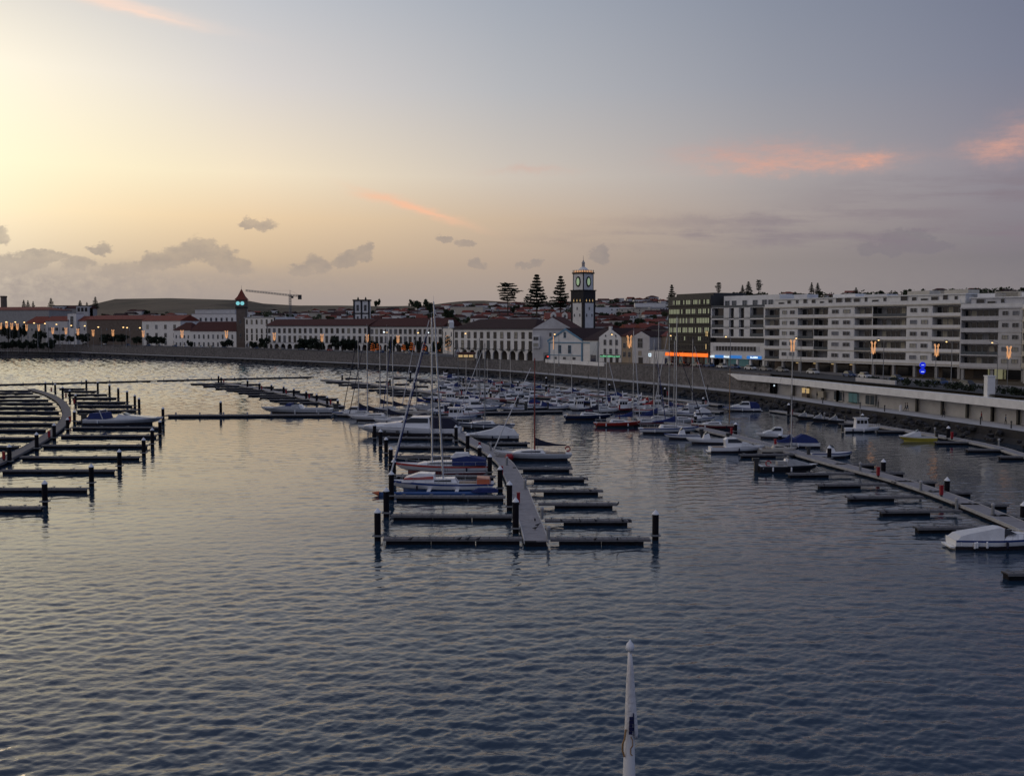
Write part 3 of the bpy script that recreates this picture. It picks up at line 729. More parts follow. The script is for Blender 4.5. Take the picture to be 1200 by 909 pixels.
# --- white gabled house with the green neon sign
def gablehouse(label, px0, D0, px1, D1, yb, ye, yr, wall, dep, name='gabled_house', roofm='roof_dark'):
    Dm = (D0+D1)/2; zb = zy(yb, Dm); he = zy(ye, Dm)-zb; hp = zy(yr, Dm)-zb
    a, L, rz = fr(px0, D0, px1, D1, zb); r = root(name, label, 'house', a, rz)
    ob('wall', MB().prism([(0,-3),(L,-3),(L,he),(L/2,hp),(0,he)], 0, dep).mesh('wall', M[wall]), r)
    ob('roof', MB().add([(-.2,.35,he-.1),(L/2,.35,hp+.05),(L+.2,.35,he-.1),(-.2,dep+.3,he-.1),(L/2,dep+.3,hp+.05),(L+.2,dep+.3,he-.1),(-.2,.35,he+.2),(L/2,.35,hp+.35),(L+.2,.35,he+.2),(-.2,dep+.3,he+.2),(L/2,dep+.3,hp+.35),(L+.2,dep+.3,he+.2)],
        [(6,7,10,9),(7,8,11,10),(0,3,4,1),(1,4,5,2),(0,1,7,6),(1,2,8,7),(0,6,9,3),(2,5,11,8)]).mesh('roof', M[roofm]), r)
    return r, L, he, hp, zb
r, L, he, hp, zb = gablehouse('white gabled house with six windows above a green neon sign', 702, 391, 728, 383, 424.5, 395, 385.2, 'wall_white', 18)
dup_rows(r, [L*.27, L*.53, L*.79], [he*.32, he*.68], 1.25, 2.1)
for x in (L*.3, L*.76): win(r, x, he+.15, .6, .7, div=False)
ob('gable_cap', MB().box(L*.44,L*.56,-.1,.6,hp-2.2,hp+.9).mesh('gable_cap', M['wall_white']), r)
sg = MB(); random.seed(3); x = L*.06
while x < L*.94:
    ww_ = random.uniform(.35, .8); sg.box(x, x+ww_, -.16, -.08, random.uniform(0,.12), random.uniform(.45,.8)); x += ww_+random.uniform(.08,.2)
ob('neon_sign', sg.mesh('neon_sign', M['sign_green']), r, (0,0,he*.2)); ob('sign_board', MB().box(L*.04,L*.97,-.075,-.01,-.1,.95).mesh('sign_board', M['metal_dark']), r, (0,0,he*.2))
for x in (L*.3, L*.55, L*.82): ob('door', MB().box(-.7,.7,-.06,-.008,0,1.9).mesh('door', M['door_and_shade_dark']), r, (x,0,0))
r, L, h, zb = block('narrow tan house squeezed between two white gabled houses', 'house', 728.5, 383, 741, 379, 425, 394, 16, 'wall_tan', 'gable', 'roof_brown', 385.5, 'narrow_house', 2, (.22,.55), 1.2, 1.9)
r, L, he, hp, zb = gablehouse('white gabled house with one large dark window high in its gable', 741, 379, 761, 373, 426, 394.5, 388.5, 'wall_pale', 18)
win(r, L*.46, he*.58, 2.4, 3.6, frame='trim_grey'); win(r, L*.45, he*.30, 1.4, 1.7, pane='curtain', frame='wall_tan'); ob('door', MB().box(L*.36,L*.62,-.06,-.008,0,2.3).mesh('door', M['door_and_shade_dark']), r)
r, L, h, zb = block('tan rendered house with rust red roof beside the glass office', 'house', 761, 382, 786, 374, 420, 394, 15, 'wall_tan', 'gable', 'roof_red', 388.5, 'house', 0, ())
r, L, h, zb = block('low white walled yard building below the tan house', 'outbuilding', 760.5, 372, 783, 364, 427.5, 411, 9, 'wall_white', None, name='outbuilding')
ob('door', MB().box(L*.82,L*.97,-.06,-.008,0,2.6).mesh('door', M['hull_navy']), r)

# --- glass office block
D0, D1 = 357, 337; Dm = 347; zb = zy(428, Dm)
a, L, rz = fr(782.5, D0, 832, D1, zb); r = root('office_block', 'dark glass office block with lit windows and orange sign', 'office', a, rz)
ht = zy(347, Dm)-zb; hsn = zy(417.5, Dm)-zb
ob('wall', MB().box(0,L,0,20,hsn+1.6,ht).mesh('wall', M['metal_dark']), r)
ob('shopfront', MB().box(.3,L-.3,1.2,20,-3,hsn+1.59).mesh('shopfront', M['door_and_shade_dark']), r)
for yb_, yt_, lit in ((357,351.5,1),(368,362,1),(379,372.5,1),(390,383.5,1),(399,394,.3),(409,404,0)):
    z0, z1 = zy(yb_, Dm)-zb, zy(yt_, Dm)-zb; nb = 26
    xoff = 2.2 if yb_ == 357 else .7
    for i, x in enumerate(lin(xoff, L-.5, nb)):
        rnd = random.random()
        pane = 'win_lit' if rnd < .62*lit else ('curtain' if rnd < .8*lit else 'glass_dark')
        win(r, x, z0, (L-xoff-.5)/nb*.96, z1-z0, frame='metal_dark', pane=pane, div=False)
    ob('sunshade', MB().box(0,L,-.6,-.02,z0-.45,z0-.30).mesh('sunshade', M['metal_dark']), r)
for i in range(4): ob('pillar', MB().box(-.3,.3,.2,.8,-1,hsn+1.55).mesh('pillar', M['metal_grey']), r, (L*(.06+.29*i),0,0))
ob('sign_band', MB().box(-.6,L*.96,-.75,-.12,hsn,hsn+1.15).mesh('sign_band', M['sign_orange']), r)
ob('penthouse', MB().box(2,L-1,2,16,ht,ht+.9).mesh('penthouse', M['metal_dark']), r)
for x in lin(1,L-1,6): ob('shop_window', MB().box(-1.2,1.2,1.1,1.19,.4,3.0).mesh('shop_window', M[random.choice(['shop_teal','glass_dark','glass_blue'])]), r, (x,0,0))
for x, z in ((L*.93, 15.4),(L*.96,15.2),(L*.93, 8.6)): win(r, x-.3, z*.64, .7, 1.9, y=-.12, frame='metal_dark', pane='win_warm', div=False)
# --- white modern block
D0, D1 = 337, 318; Dm = 327; zb = zy(430, Dm)
a, L, rz = fr(832.3, D0, 895, D1, zb); r = root('apartment_block', 'white modern block with dark loggias and blue shop signs, beside the glass office', 'apartment block', a, rz)
Z = lambda y: zy(y, Dm)-zb
ob('wall', MB().box(0,L,1.8,20,Z(421),Z(359.5)).mesh('wall', M['wall_pale']), r)
ob('upper_storey', MB().box(L*.10,L*1.12,3.6,18,Z(359.5)+.01,Z(346)).mesh('upper_storey', M['wall_white']), r)
ob('roof_rail', MB().box(0,L,.1,.18,Z(360.5),Z(357.6)).mesh('roof_rail', M['glass_blue']), r)
ob('band', MB().box(0,L,0,1.79,Z(412.5)-2.2,Z(401.6)).mesh('band', M['wall_white']), r)
win(r, L*.49, Z(411.5), L*.86, Z(405.6)-Z(411.5), frame='wall_pale', pane='glass_dark', div=False)
for x in lin(L*.08, L*.90, 14): ob('mullion', ub('wall_pale'), r, (x,-.16,Z(411.3)), 0, (.14,.1,Z(405.9)-Z(411.3)))
ob('ribbon_window', MB().box(.15,L-.15,1.3,1.79,Z(401.5),Z(395.5)).mesh('ribbon_window', M['glass_dark']), r)
fl = [(394.2,385.2),(383.8,374.6),(373,363.2)]
for y0, y1 in fl:
    ob('floor_slab', MB().box(0,L,0,1.79,Z(y0)-.42,Z(y0)).mesh('floor_slab', M['wall_white']), r)
    for u0, u1 in ((.02,.25),(.74,.985)):
        lg = ob('loggia', MB().box(L*u0,L*u1,1.5,1.79,Z(y0)+.01,Z(y1)+.8).mesh('loggia', M['glass_dark']), r)
        ob('railing', MB().box(L*u0,L*u1,.08,.14,Z(y0)+.01,Z(y0)+1.0).mesh('railing', M['glass_blue']), lg)
    for u0, u1 in ((0,.02),(.25,.355),(.445,.54),(.635,.74),(.985,1)):
        ob('wall_panel', MB().box(L*u0,L*u1,0,1.79,Z(y0)+.01,Z(y1)+.82).mesh('wall_panel', M['wall_white']), r)
    for u in (.40,.588): ob('window', MB().box(L*(u-.042),L*(u+.044),.9,1.79,Z(y0)+.02,Z(y1)+.6).mesh('window', M['glass_dark']), r)
ob('top_slab', MB().box(0,L,0,3.59,Z(363.2)+.83,Z(360.6)).mesh('top_slab', M['wall_white']), r)
for u in (.17,.30,.50,.69,.86,.97): win(r, L*u, Z(358.6), L*.085, Z(351.6)-Z(358.6), y=3.6, frame='trim_grey', pane='glass_blue')
ob('ground_floor', MB().box(.2,L-.2,3,19,-3,Z(421)-.01).mesh('ground_floor', M['wall_grey']), r)
for u in (.1,.32,.52,.74,.93): ob('shop_window', MB().box(L*u-2,L*u+2,2.85,2.98,.2,2.9).mesh('shop_window', M['shop_teal' if u in (.32,.52) else 'glass_dark']), r)
for i in range(5): ob('pillar', MB().box(-.35,.35,.3,1.0,-1,Z(421)-.01).mesh('pillar', M['wall_white']), r, (L*(.02+.24*i),0,0))
sb = MB(); 
for u0, u1 in ((.10,.27),(.38,.60),(.70,.96)): ob('shop_sign', MB().box(L*u0,L*u1,-.25,-.02,Z(419.8),Z(416.6)).mesh('shop_sign', M['sign_blue']), r)
for u0, u1 in ((.01,.075),(.275,.375),(.77,.90)):
    lt = MB(); x = L*u0
    while x < L*u1: lt.box(x,x+.5,-.34,-.26,Z(419.2),Z(417.4)+random.uniform(-.2,.1)); x += .62
    ob('sign_lettering', lt.mesh('sign_lettering', M['sign_white']), r)
# --- long white apartment block
def apartments(label, px0, D0, px1, D1, yb, yar, ytop, nfl, bays, wall, name='apartment_block', lit=.1):
    Dm = (D0+D1)/2; zb = zy(yb, Dm); za = zy(yar, Dm)-zb; zt = zy(ytop, Dm)-zb
    a, L, rz = fr(px0, D0, px1, D1, zb); r = root(name, label, 'apartment block', a, rz)
    fh = (zt-za)/nfl; sb = 2.0
    ob('wall', MB().box(0,L,sb,18,za,zt).mesh('wall', M[wall]), r)
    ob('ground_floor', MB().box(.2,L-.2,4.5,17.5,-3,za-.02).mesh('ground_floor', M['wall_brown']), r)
    ob('soffit', MB().box(0,L,0,sb-.01,za-.30,za).mesh('soffit', M[wall]), r)
    kp = int(L/6)
    for i in range(kp+1): ob('pillar', ub('wall_grey'), r, (L*i/kp*.985+.5, .7, -1), 0, (.7,.7,za+.68))
    for f in range(nfl):
        z = za+f*fh
        ob('floor_slab', MB().box(0,L,-.12,sb-.01,z+.005,z+.30).mesh('floor_slab', M['wall_cream' if wall == 'wall_white' else wall]), r)
        x = 0.0; tot = sum(b_[1] for b_ in bays)
        for kind, wd in bays:
            w = L*wd/tot; x1 = x+w
            if kind == 'b':      # recessed balcony
                bl = ob('balcony', MB().box(x+.12,x1-.12,.0,.10,z+.31,z+1.08).mesh('balcony', M[wall if random.random() < .8 else 'glass_blue']), r)
                nw_ = max(2, int(w/1.5))
                for xx in lin(x+.2, x1-.2, nw_):
                    rnd = random.random()
                    pane = 'glass_dark' if rnd < .74 else 'shutter' if rnd < .86 else 'curtain' if rnd < .985 else 'win_lit'
                    win(r, xx, z+.36, (w-.4)/nw_*.97, fh-.75, y=sb, frame='metal_grey', pane=pane, div=False, dep=.22)
                for xx in (x, x1): ob('partition', ub(wall), r, (xx, sb/2-.02, z+.305), 0, (.24, sb-.08, fh-.31))
            else:
                ob('wall_panel', MB().box(x+.13,x1-.13,-.02,sb-.012,z+.31,z+fh-.004).mesh('wall_panel', M[wall]), r)
                for xx in lin(x+w*.06, x1-w*.06, 2):
                    win(r, xx, z+fh*.44, w*.27, fh*.34, y=-.02, frame='trim_grey', pane=random.choice(['glass_dark','glass_dark','shutter','curtain']))
            x = x1
    ob('roof_slab', MB().box(-.2,L+.2,-.3,18.2,zt+.004,zt+.35).mesh('roof_slab', M['wall_cream' if wall == 'wall_white' else wall]), r)
    ob('parapet', MB().box(0,L,-.1,.08,zt+.36,zt+1.25).mesh('parapet', M['wall_white']), r)
    ph = 2.3
    up = ob('upper_storey', MB().box(1,L-1,3.4,16,zt+.36,zt+.36+ph).mesh('upper_storey', M[wall]), r)
    for xx in lin(2, L-2, int(L/3.1)):
        if random.random() < .8: win(r, xx, zt+.9+random.choice([0,.5]), random.choice([.9,1.4,2.2]), random.choice([1.0,1.4]), y=3.4, frame='trim_grey', pane='glass_dark', div=False)
    ob('upper_roof', MB().box(.6,L-.6,3.0,16.4,zt+.37+ph,zt+.62+ph).mesh('upper_roof', M['wall_white']), r)
    for i in range(5):
        u = L*(.08+.2*i)+random.uniform(-2,2); wd = random.uniform(4,8); ob('roof_hut', MB().box(u,u+wd,7,12,zt+.63+ph,zt+.63+ph+random.uniform(.5,1.6)).mesh('roof_hut', M[random.choice(['wall_white','wall_pale','wall_cream'])]), r)
    for xx in lin(2, L-2, max(3, int(L/7))):
        ob('shop_window', MB().box(-2.2,2.2,4.3,4.49,.3,2.7).mesh('shop_window', M[random.choice(['shop_lit','glass_dark','glass_dark','door_and_shade_dark','glass_dark','glass_dark'])]), r, (xx,0,0))
    for xx in lin(L*.1, L*.5, 4): ob('shop_light', MB().box(-.9,.9,4.1,4.28,2.75,2.98).mesh('shop_light', M['win_warm']), r, (xx,0,0))
    return r, L, zb, za, zt
apartments('long white apartment block with stacked balconies and a pillared shop arcade', 895.3, 313, 1124, 259, 440, 424.5, 359.5, 5,
           [('b',5),('p',5.6),('b',5),('b',4.4),('p',7.4),('b',5),('b',9),('p',6.2),('b',6.8)], 'wall_white', lit=-.2)
r, L, zb, za, zt = apartments('grey apartment wing with continuous dark balconies right of the white block', 1124.3, 258, 1196, 247, 446, 431, 361.5, 5, [('b',9.5),('p',5.6)], 'wall_pale')
r, L, zb, za, zt = apartments('cream apartment house at the right edge beyond the grey wing', 1196.5, 240, 1290, 216, 449, 433, 362, 5, [('b',4),('p',4),('b',4),('p',4)], 'wall_cream')
# round blue sign in front of the arcade
def sgn(): 
    D = 257; z = zy(446, D); r = root('blue_sign', 'round glowing blue sign on a post under the white apartments', 'sign', (ax(1078, D, z), D-1.5, z))
    ob('post', MB().tube((0,0,-.5),(0,0,2.0),.09).mesh('post', M['metal_dark']), r)
    for z0 in (2.2, 3.7):
        d_ = ob('disc', MB().lathe([(.75,0),(.75,.2)], 18).mesh('disc', M['sign_deepblue']), r, (0,.1,z0+.3)); d_.rotation_euler = (math.pi/2,0,0)
    ob('lettering', MB().box(-.35,.35,-.13,-.105,3.95,4.05).box(-.4,.4,-.13,-.105,2.25,2.38).mesh('lettering', M['sign_white']), r)
sgn()

# --- big church tower (square plan, one corner to the harbour)
D = 520; zb = zy(392, D); T = root('church_tower', 'tall white church tower with dark stone bands, oval clocks and a lit balustrade', 'church tower', (ax(684.5, D, zb), D+8, zb), 0)
T.rotation_euler = (0,0,R(42))
Zt = lambda y: zy(y, D)-zb
s = 28.0/1200*D/1.40/2; su = 23.6/1200*D/1.40/2
ob('lower_wall', MB().box(-s,s,-s,s,-8,Zt(354.6)).mesh('lower_wall', M['wall_white']), T)
q_w = s*.26
for i,(cx_,cy_) in enumerate(((-s,-s),(s,-s),(s,s),(-s,s))):
    ob('quoin', MB().box(cx_-q_w if cx_>0 else cx_-.12, cx_+.12 if cx_>0 else cx_+q_w, cy_-q_w if cy_>0 else cy_-.12, cy_+.12 if cy_>0 else cy_+q_w, -8.1, Zt(354.6)-.01).mesh('quoin', M['basalt']), T)
ob('dark_storey', MB().box(-s-.14,s+.14,-s-.14,s+.14,Zt(354.6)+.01,Zt(340.3)).mesh('dark_storey', M['basalt']), T)
ob('ledge', MB().box(-s-.5,s+.5,-s-.5,s+.5,Zt(340.3)+.01,Zt(339.2)).mesh('ledge', M['basalt']), T)
ob('upper_wall', MB().box(-su,su,-su,su,Zt(339.2)+.01,Zt(320)).mesh('upper_wall', M['wall_white']), T)
for (cx_,cy_) in ((-su,-su),(su,-su),(su,su),(-su,su)):
    ob('upper_quoin', MB().box(cx_-.32,cx_+.10,cy_-.32 if cy_>0 else cy_-.10,cy_+.10 if cy_>0 else cy_+.32,Zt(339.2)+.02,Zt(320)-.01).mesh('upper_quoin', M['basalt']) if cx_>0 else MB().box(cx_-.10,cx_+.32,cy_-.32 if cy_>0 else cy_-.10,cy_+.10 if cy_>0 else cy_+.32,Zt(339.2)+.02,Zt(320)-.01).mesh('upper_quoin', M['basalt']), T)
ob('cornice', MB().box(-su-.45,su+.45,-su-.45,su+.45,Zt(320)+.01,Zt(318.4)).mesh('cornice', M['basalt']), T)
bal = MB(); zbal = Zt(318.4)+.02
for k_ in range(7):
    t = -su+2*su*k_/6
    for p_ in ((t,-su),(t,su),(-su,t),(su,t)): bal.box(p_[0]-.16,p_[0]+.16,p_[1]-.16,p_[1]+.16,zbal,zbal+1.25)
ob('balustrade', bal.mesh('balustrade', M['wall_cream']), T)
ob('lamp_glow', MB().box(-su+.3,su-.3,-su+.3,-su+.42,zbal,zbal+.9).box(-su+.3,-su+.42,-su+.43,su-.3,zbal,zbal+.9).mesh('lamp_glow', M['xmas']), T)
ob('dome', MB().lathe([(su*.82,0),(su*.8,.9),(su*.62,1.9),(su*.36,2.6),(su*.2,2.9)], 12, (0,0,zbal)).mesh('dome', M['wall_white'], True), T)
ob('lantern', MB().lathe([(.8,2.9),(.75,4.6),(1.0,4.7),(.5,5.6),(.12,6.4),(.05,8.6)], 8, (0,0,zbal)).mesh('lantern', M['wall_grey']), T)
for rot_, off in ((0,(0,-su-.02)),(math.pi*1.5,(-su-.02,0))):
    h_ = (Zt(339)+Zt(320))/2
    rim = ob('clock', MB().lathe([(1,0),(1,.2)], 18).mesh('clock', M['basalt']), T, (off[0],off[1],h_)); rim.rotation_euler = (math.pi/2,0,rot_); rim.scale = (1.75,2.7,1)
    fc = ob('clock_face', MB().lathe([(1,.21),(1,.27)], 18).mesh('clock_face', M['clock_green']), T, (off[0],off[1],h_)); fc.rotation_euler = (math.pi/2,0,rot_); fc.scale = (1.0,1.9,1)
    for (u, yy, ww_, hh_) in ((-.28,371,.7,1.5),(.28,371,.7,1.5),(.0,363,.7,1.5)):
        if rot_: o_ = win(T, 0, 0, ww_, hh_); o_.location = (-s-.02, u*2*s*.8, Zt(yy)); o_.rotation_euler = (0,0,math.pi*1.5)
        else: win(T, u*2*s*.8, Zt(yy), ww_, hh_, y=-s)
    for u in (-.33,.0,.33):
        fl_ = MB().add([(-.5,0,0),(.5,0,0),(.3,0,1.3),(0,0,2.6),(-.35,0,1.2)],[(0,1,2,3,4)]).add([(-.5,.1,0),(.5,.1,0),(.3,.1,1.3),(0,.1,2.6),(-.35,.1,1.2)],[(4,3,2,1,0)])
        wl = ob('lit_niche', fl_.mesh('lit_niche', M['win_warm']), T); wl.scale = (.5,1,.5)
        wl.location = (u*2*s*.8, -s-.3, Zt(353)) if not rot_ else (-s-.3, u*2*s*.8, Zt(353))
        if rot_: wl.rotation_euler = (0,0,math.pi*1.5)
nv = root('church_nave', 'church nave with red roof and two white dormers left of the tall tower', 'church', (ax(640,535,zb),540,zb-4)); 
body(nv, 14, 22, 12, 'wall_white'); roof(nv, 14, 22, 12, 3.4, 'gable', 'roof_red')
for x in (4.0, 10.0):
    ob('dormer', MB().prism([(-1.4,0),(1.4,0),(1.4,2.4),(0,3.6),(-1.4,2.4)], -.8, 3).mesh('dormer', M['wall_white']), nv, (x,0,12.2)); win(nv, x, 12.7, 1.0, 1.5, y=-.8)
# --- twin bell towers of the far church
D = 690; zb = zy(378, D)
tb = root('bell_gable', 'white church front with two dark edged bell arches above the long roof', 'church', (ax(414.5, D, zb), D, zb))
wd = 18.5/1200*D; Zc = lambda y: zy(y, D)-zb
ob('wall', MB().box(0,wd,0,6,-6,Zc(352.5)).mesh('wall', M['wall_white']), tb)
for u in (.03,.5,.97): ob('pilaster', MB().box(u*wd-.55,u*wd+.55,-.3,-.01,-6,Zc(351)).mesh('pilaster', M['basalt']), tb)
ob('cornice', MB().box(-.6,wd+.6,-.6,6.3,Zc(352.5)+.01,Zc(351)).mesh('cornice', M['basalt']), tb)
ob('band', MB().box(0,wd,-.22,-.012,Zc(368),Zc(366.5)).mesh('band', M['basalt']), tb)
for u in (.26,.74):
    win(tb, u*wd, Zc(364.5), 1.7, 4.2, frame='trim_grey', pane='glass_dark'); win(tb, u*wd, Zc(374), 1.2, 2.0)
    ob('pinnacle', MB().lathe([(.5,0),(.7,.5),(.1,1.9)], 8).mesh('pinnacle', M['basalt']), tb, (u*wd,2,Zc(351)+.02))
# --- baroque church at left
D = 960; zb = terr(ax(85,960,30), 960)-2
cb = root('baroque_church', 'grey and white church with two stumpy towers behind the white houses', 'church', (ax(62.5, D, zb), D, zb)); Zc = lambda y: zy(y, D)-zb
wd = 42/1200*D
ob('wall', MB().box(0,wd,3,20,-8,Zc(361.5)).mesh('wall', M['wall_grey']), cb)
for u0, u1 in ((0,.30),(.66,1)):
    ob('bell_tower', MB().box(u0*wd,u1*wd,0,10,-8,Zc(358.6)).mesh('bell_tower', M['wall_pale']), cb)
    for j in range(3): win(cb, wd*(u0+(u1-u0)*(.2+.3*j)), Zc(365), 2.2, 3.6, frame='basalt')
    ob('cornice', MB().box(u0*wd-.4,u1*wd+.4,-.4,10.4,Zc(358.6)+.01,Zc(357.8)).mesh('cornice', M['basalt']), cb)
ob('roof', roof_mesh(wd, 17, 0, 3, 'gable').mesh('roof', M['roof_brown']), cb, (0,3,Zc(361.5)))
# --- tower crane
D = 900; zb = terr(ax(340.5,900,30), 900)-1; cr = root('tower_crane', 'slim tower crane with its long jib reaching left over the roofs', 'crane', (ax(340.5, D, zb), D, zb))
zj = zy(346, D)-zb
def lattice(p0, p1, w, r, k_):
    mb = MB(); p0, p1 = Vector(p0), Vector(p1); d = (p1-p0).normalized(); a = d.orthogonal().normalized()*w; b_ = d.cross(a)
    for s1 in (-1,1):
        for s2 in (-1,1): mb.tube(p0+a*s1+b_*s2, p1+a*s1+b_*s2, r, r, 4)
    for i in range(k_):
        u, v = p0.lerp(p1, i/k_), p0.lerp(p1, (i+1)/k_)
        mb.tube(u+a+b_, v+a-b_, r*.7, r*.7, 4); mb.tube(u+a-b_, v-a-b_, r*.7, r*.7, 4); mb.tube(u-a-b_, v-a+b_, r*.7, r*.7, 4); mb.tube(u-a+b_, v+a+b_, r*.7, r*.7, 4)
    return mb
ob('mast', lattice((0,0,-2),(0,0,zj),.75,.18,18).mesh('mast', M['metal_grey']), cr)
ob('jib', lattice((0,0,zj),(-39,0,zj+4.2),.55,.16,16).mesh('jib', M['metal_grey']), cr)
ob('counter_jib', lattice((0,0,zj),(9,0,zj-.6),.55,.16,4).mesh('counter_jib', M['metal_grey']), cr)
ob('peak', MB().tube((0,0,zj),(0,0,zj+4.5),.3,.15).tube((0,0,zj+4.4),(-26,0,zj+3.6),.06,.06,4).tube((0,0,zj+4.4),(8,0,zj),.06,.06,4).mesh('peak', M['metal_grey']), cr)
ob('counterweight', MB().box(7,10,-.9,.9,zj-3.6,zj+.4).mesh('counterweight', M['metal_dark']), cr); ob('cab', MB().box(1,2.8,-.9,.9,zj-2.6,zj-.6).mesh('cab', M['metal_dark']), cr)
# ================================================================ hillside houses
random.seed(21)
FRONT = [(-50,372),(100,371),(210,369),(225,361),(277,361),(290,368),(312,372),(520,374),(535,374),(630,373),(671,375),(700,384),(780,388),(783,345),(832,345),(895,346),(905,349),(1125,347),(1200,350),(1300,350)]
def landmark(px):
    for x, s in ((70,'over the grey hall'),(112,'behind the slim stair tower'),(205,'below the bare hill'),(262,'behind the brown roofed house'),(330,'behind the spired clock tower'),(400,'under the tower crane'),(455,'around the bell gable church'),(530,'over the orange lit trees'),(600,'behind the portico building'),(672,'around the three tall pines'),(735,'behind the church tower'),(790,'beside the glass office'),(900,'above the modern white block'),(1010,'above the long apartment block'),(1125,'above the right half of the apartments')):
        if px < x: return s
    return 'above the grey apartment wing'
def hmesh(L, dp, h, rh, kind, wall, roofm):
    return (shared(('hw', L, dp, h, wall), lambda: MB().box(0,L,0,dp,-4,h).mesh('wall', M[wall])),
            shared(('hr', L, dp, h, rh, kind, roofm), lambda: roof_mesh(L, dp, h, rh, kind, .4).mesh('roof', M[roofm])) if kind != 'flat' else
            shared(('hf', L, dp, h), lambda: MB().box(-.1,L+.1,-.1,dp+.1,h,h+.4).mesh('roof', M['roof_flat'])))
WN = {'wall_white':'white','wall_cream':'cream','wall_grey':'grey','wall_tan':'tan','wall_pale':'pale grey'}
RN = {'roof_red':'red roof','roof_brown':'brown roof','roof_dark':'dark roof','flat':'flat roof'}
placed = []
def hillhouse(px, D, big=False):
    X = ax(px, D); z = terr(X, D)
    L = random.choice([9,12,15]) if not big else random.choice([22,30,40]); dp = random.choice([8,11]); h = random.choice([3.5,5.5,6.5]) if not big else random.choice([9,12])
    kind = 'flat' if big else random.choice(['gable','gable','hip','front','hip','flat']); rm = random.choice(['roof_red','roof_red','roof_brown','roof_brown','roof_dark'])
    wl = random.choice(['wall_white','wall_white','wall_white','wall_white','wall_cream','wall_pale','wall_grey'])
    rz = random.uniform(-.35, .35)
    _, yt = topx((X, D, z+h))
    fy = interp(FRONT, px)
    if yt > fy+.5: return False
    w_px = L/D*1200
    for (p, d, w) in placed:
        if abs(p-px) < (w+w_px)*.32 and abs(d-D) < 22: return False
    placed.append((px, D, w_px))
    sl = (D-380)/950
    row = 'low slope' if sl < .33 else 'mid slope' if sl < .68 else 'near skyline'
    if big: lb = 'wide %s apartment building %s %s' % (WN[wl], row, landmark(px))
    else: lb = '%s house, %s, %s %s' % (WN[wl], RN['flat' if kind == 'flat' else rm], row, landmark(px))
    r = root('hillside_house' if not big else 'apartment_building', lb, 'house' if not big else 'apartment building', (X-L/2, D, z), rz, 'houses on the hillside behind the waterfront')
    a, b_ = hmesh(L, dp, h, random.choice([1.8,2.4]) , kind, wl, rm if kind != 'flat' else 'flat')
    ob('wall', a, r); ob('roof', b_, r)
    k_ = 3 if not big else 7
    if D < 1050:
        for zz in ([1.1] if h < 4 else [1.0, h*.58]) if not big else [h*.12, h*.45, h*.75]:
            for x in lin(.3, L-.3, k_):
                if random.random() < .8: win(r, x, zz, 1.2, 1.5, pane='glass_dark', frame='trim_grey', div=False)
    if not big and kind in ('gable','hip') and random.random() < .5 and D < 900:
        ob('chimney', ub('wall_pale'), r, (L*random.uniform(.25,.75), dp*.7, h+.6), 0, (.9,.9,2.6))
    return True
cnt = 0; tries = 0
for px in range(122, 292, 7):                       # houses climbing the foot of the bare hill
    for tr in range(30):
        D = random.uniform(900, 1350); X = ax(px, D); o, _ = shoreoff(X, D)
        if 430 < o < 660 and hillhouse(px+random.uniform(-3,3), D): cnt += 1; break
while cnt < 294 and tries < 16000:
    tries += 1
    px = random.choice([random.uniform(-15, 1215), random.uniform(340, 790)]); D = random.choice([random.uniform(430, 700), random.uniform(600, 1000), random.uniform(900, 1450)])
    if px > 780 and random.random() < .5: continue
    X = ax(px, D); o, _ = shoreoff(X, D)
    if o < 70 or o > 960: continue
    if 108 < px < 292 and o > 200 and (o > 560 or px < 140 or random.random() < .45): continue
    if 655 < px < 712 and D < 620: continue
    if px < 345 and D < (830 if px < 105 else 760): continue
    if 345 <= px < 640 and D < 620: continue
    if px > 700 and D < 440: continue
    if hillhouse(px, D): cnt += 1
# pale terraces on the far slope behind the church tower and by the quarry
for i in range(9): placed.clear(); hillhouse(706+i*8.6, 1000+((i*37) % 90), True)
for px in (536, 548, 561): placed.clear(); hillhouse(px, 1180, True)
for px, D in ((950,520),(1015,500),(1035,560),(1065,470),(1092,480),(1130,540),(1160,500),(1188,520)): placed.clear(); hillhouse(px, D, True)

# ================================================================ trees
random.seed(5)
def leafblob(mb, c, rx, rz, n_, s, mi=0):
    for _ in range(n_):
        v = Vector((random.gauss(0,1), random.gauss(0,1), random.gauss(0,1))).normalized()*(random.random()**.4)
        p = Vector((c[0]+v.x*rx, c[1]+v.y*rx, c[2]+v.z*rz)); a = Vector((random.gauss(0,1), random.gauss(0,1), random.gauss(0,1))).normalized(); b_ = a.orthogonal().normalized()
        if random.random() < .5: b_ = a.cross(b_)
        q = s*random.uniform(.6, 1.3); mb.add([p-a*q-b_*q*.5, p+a*q*.2-b_*q, p+a*q+b_*q*.3, p-a*q*.1+b_*q], [(0,1,2,3)], mi)
def round_crown(seed, m):
    def f():
        random.seed(seed); mb = MB()
        for _ in range(11):
            t = random.uniform(0, 6.28); q = random.uniform(.1, .62); zz = random.uniform(.42, .86)
            leafblob(mb, (q*math.cos(t), q*math.sin(t), zz), random.uniform(.22,.36), random.uniform(.14,.22), 95, .062)
        return mb.mesh('crown', M[m])
    return shared(('rc', seed, m), f)
def round_trunk():
    def f():
        mb = MB(); mb.tube((0,0,-.12),(0,0,.38),.045,.03)
        for t in (0,1.3,2.6,3.9,5.2): mb.tube((0,0,.3),(.34*math.cos(t),.34*math.sin(t),.62),.022,.008,5)
        return mb.mesh('trunk', M['bark'])
    return shared('rt', f)
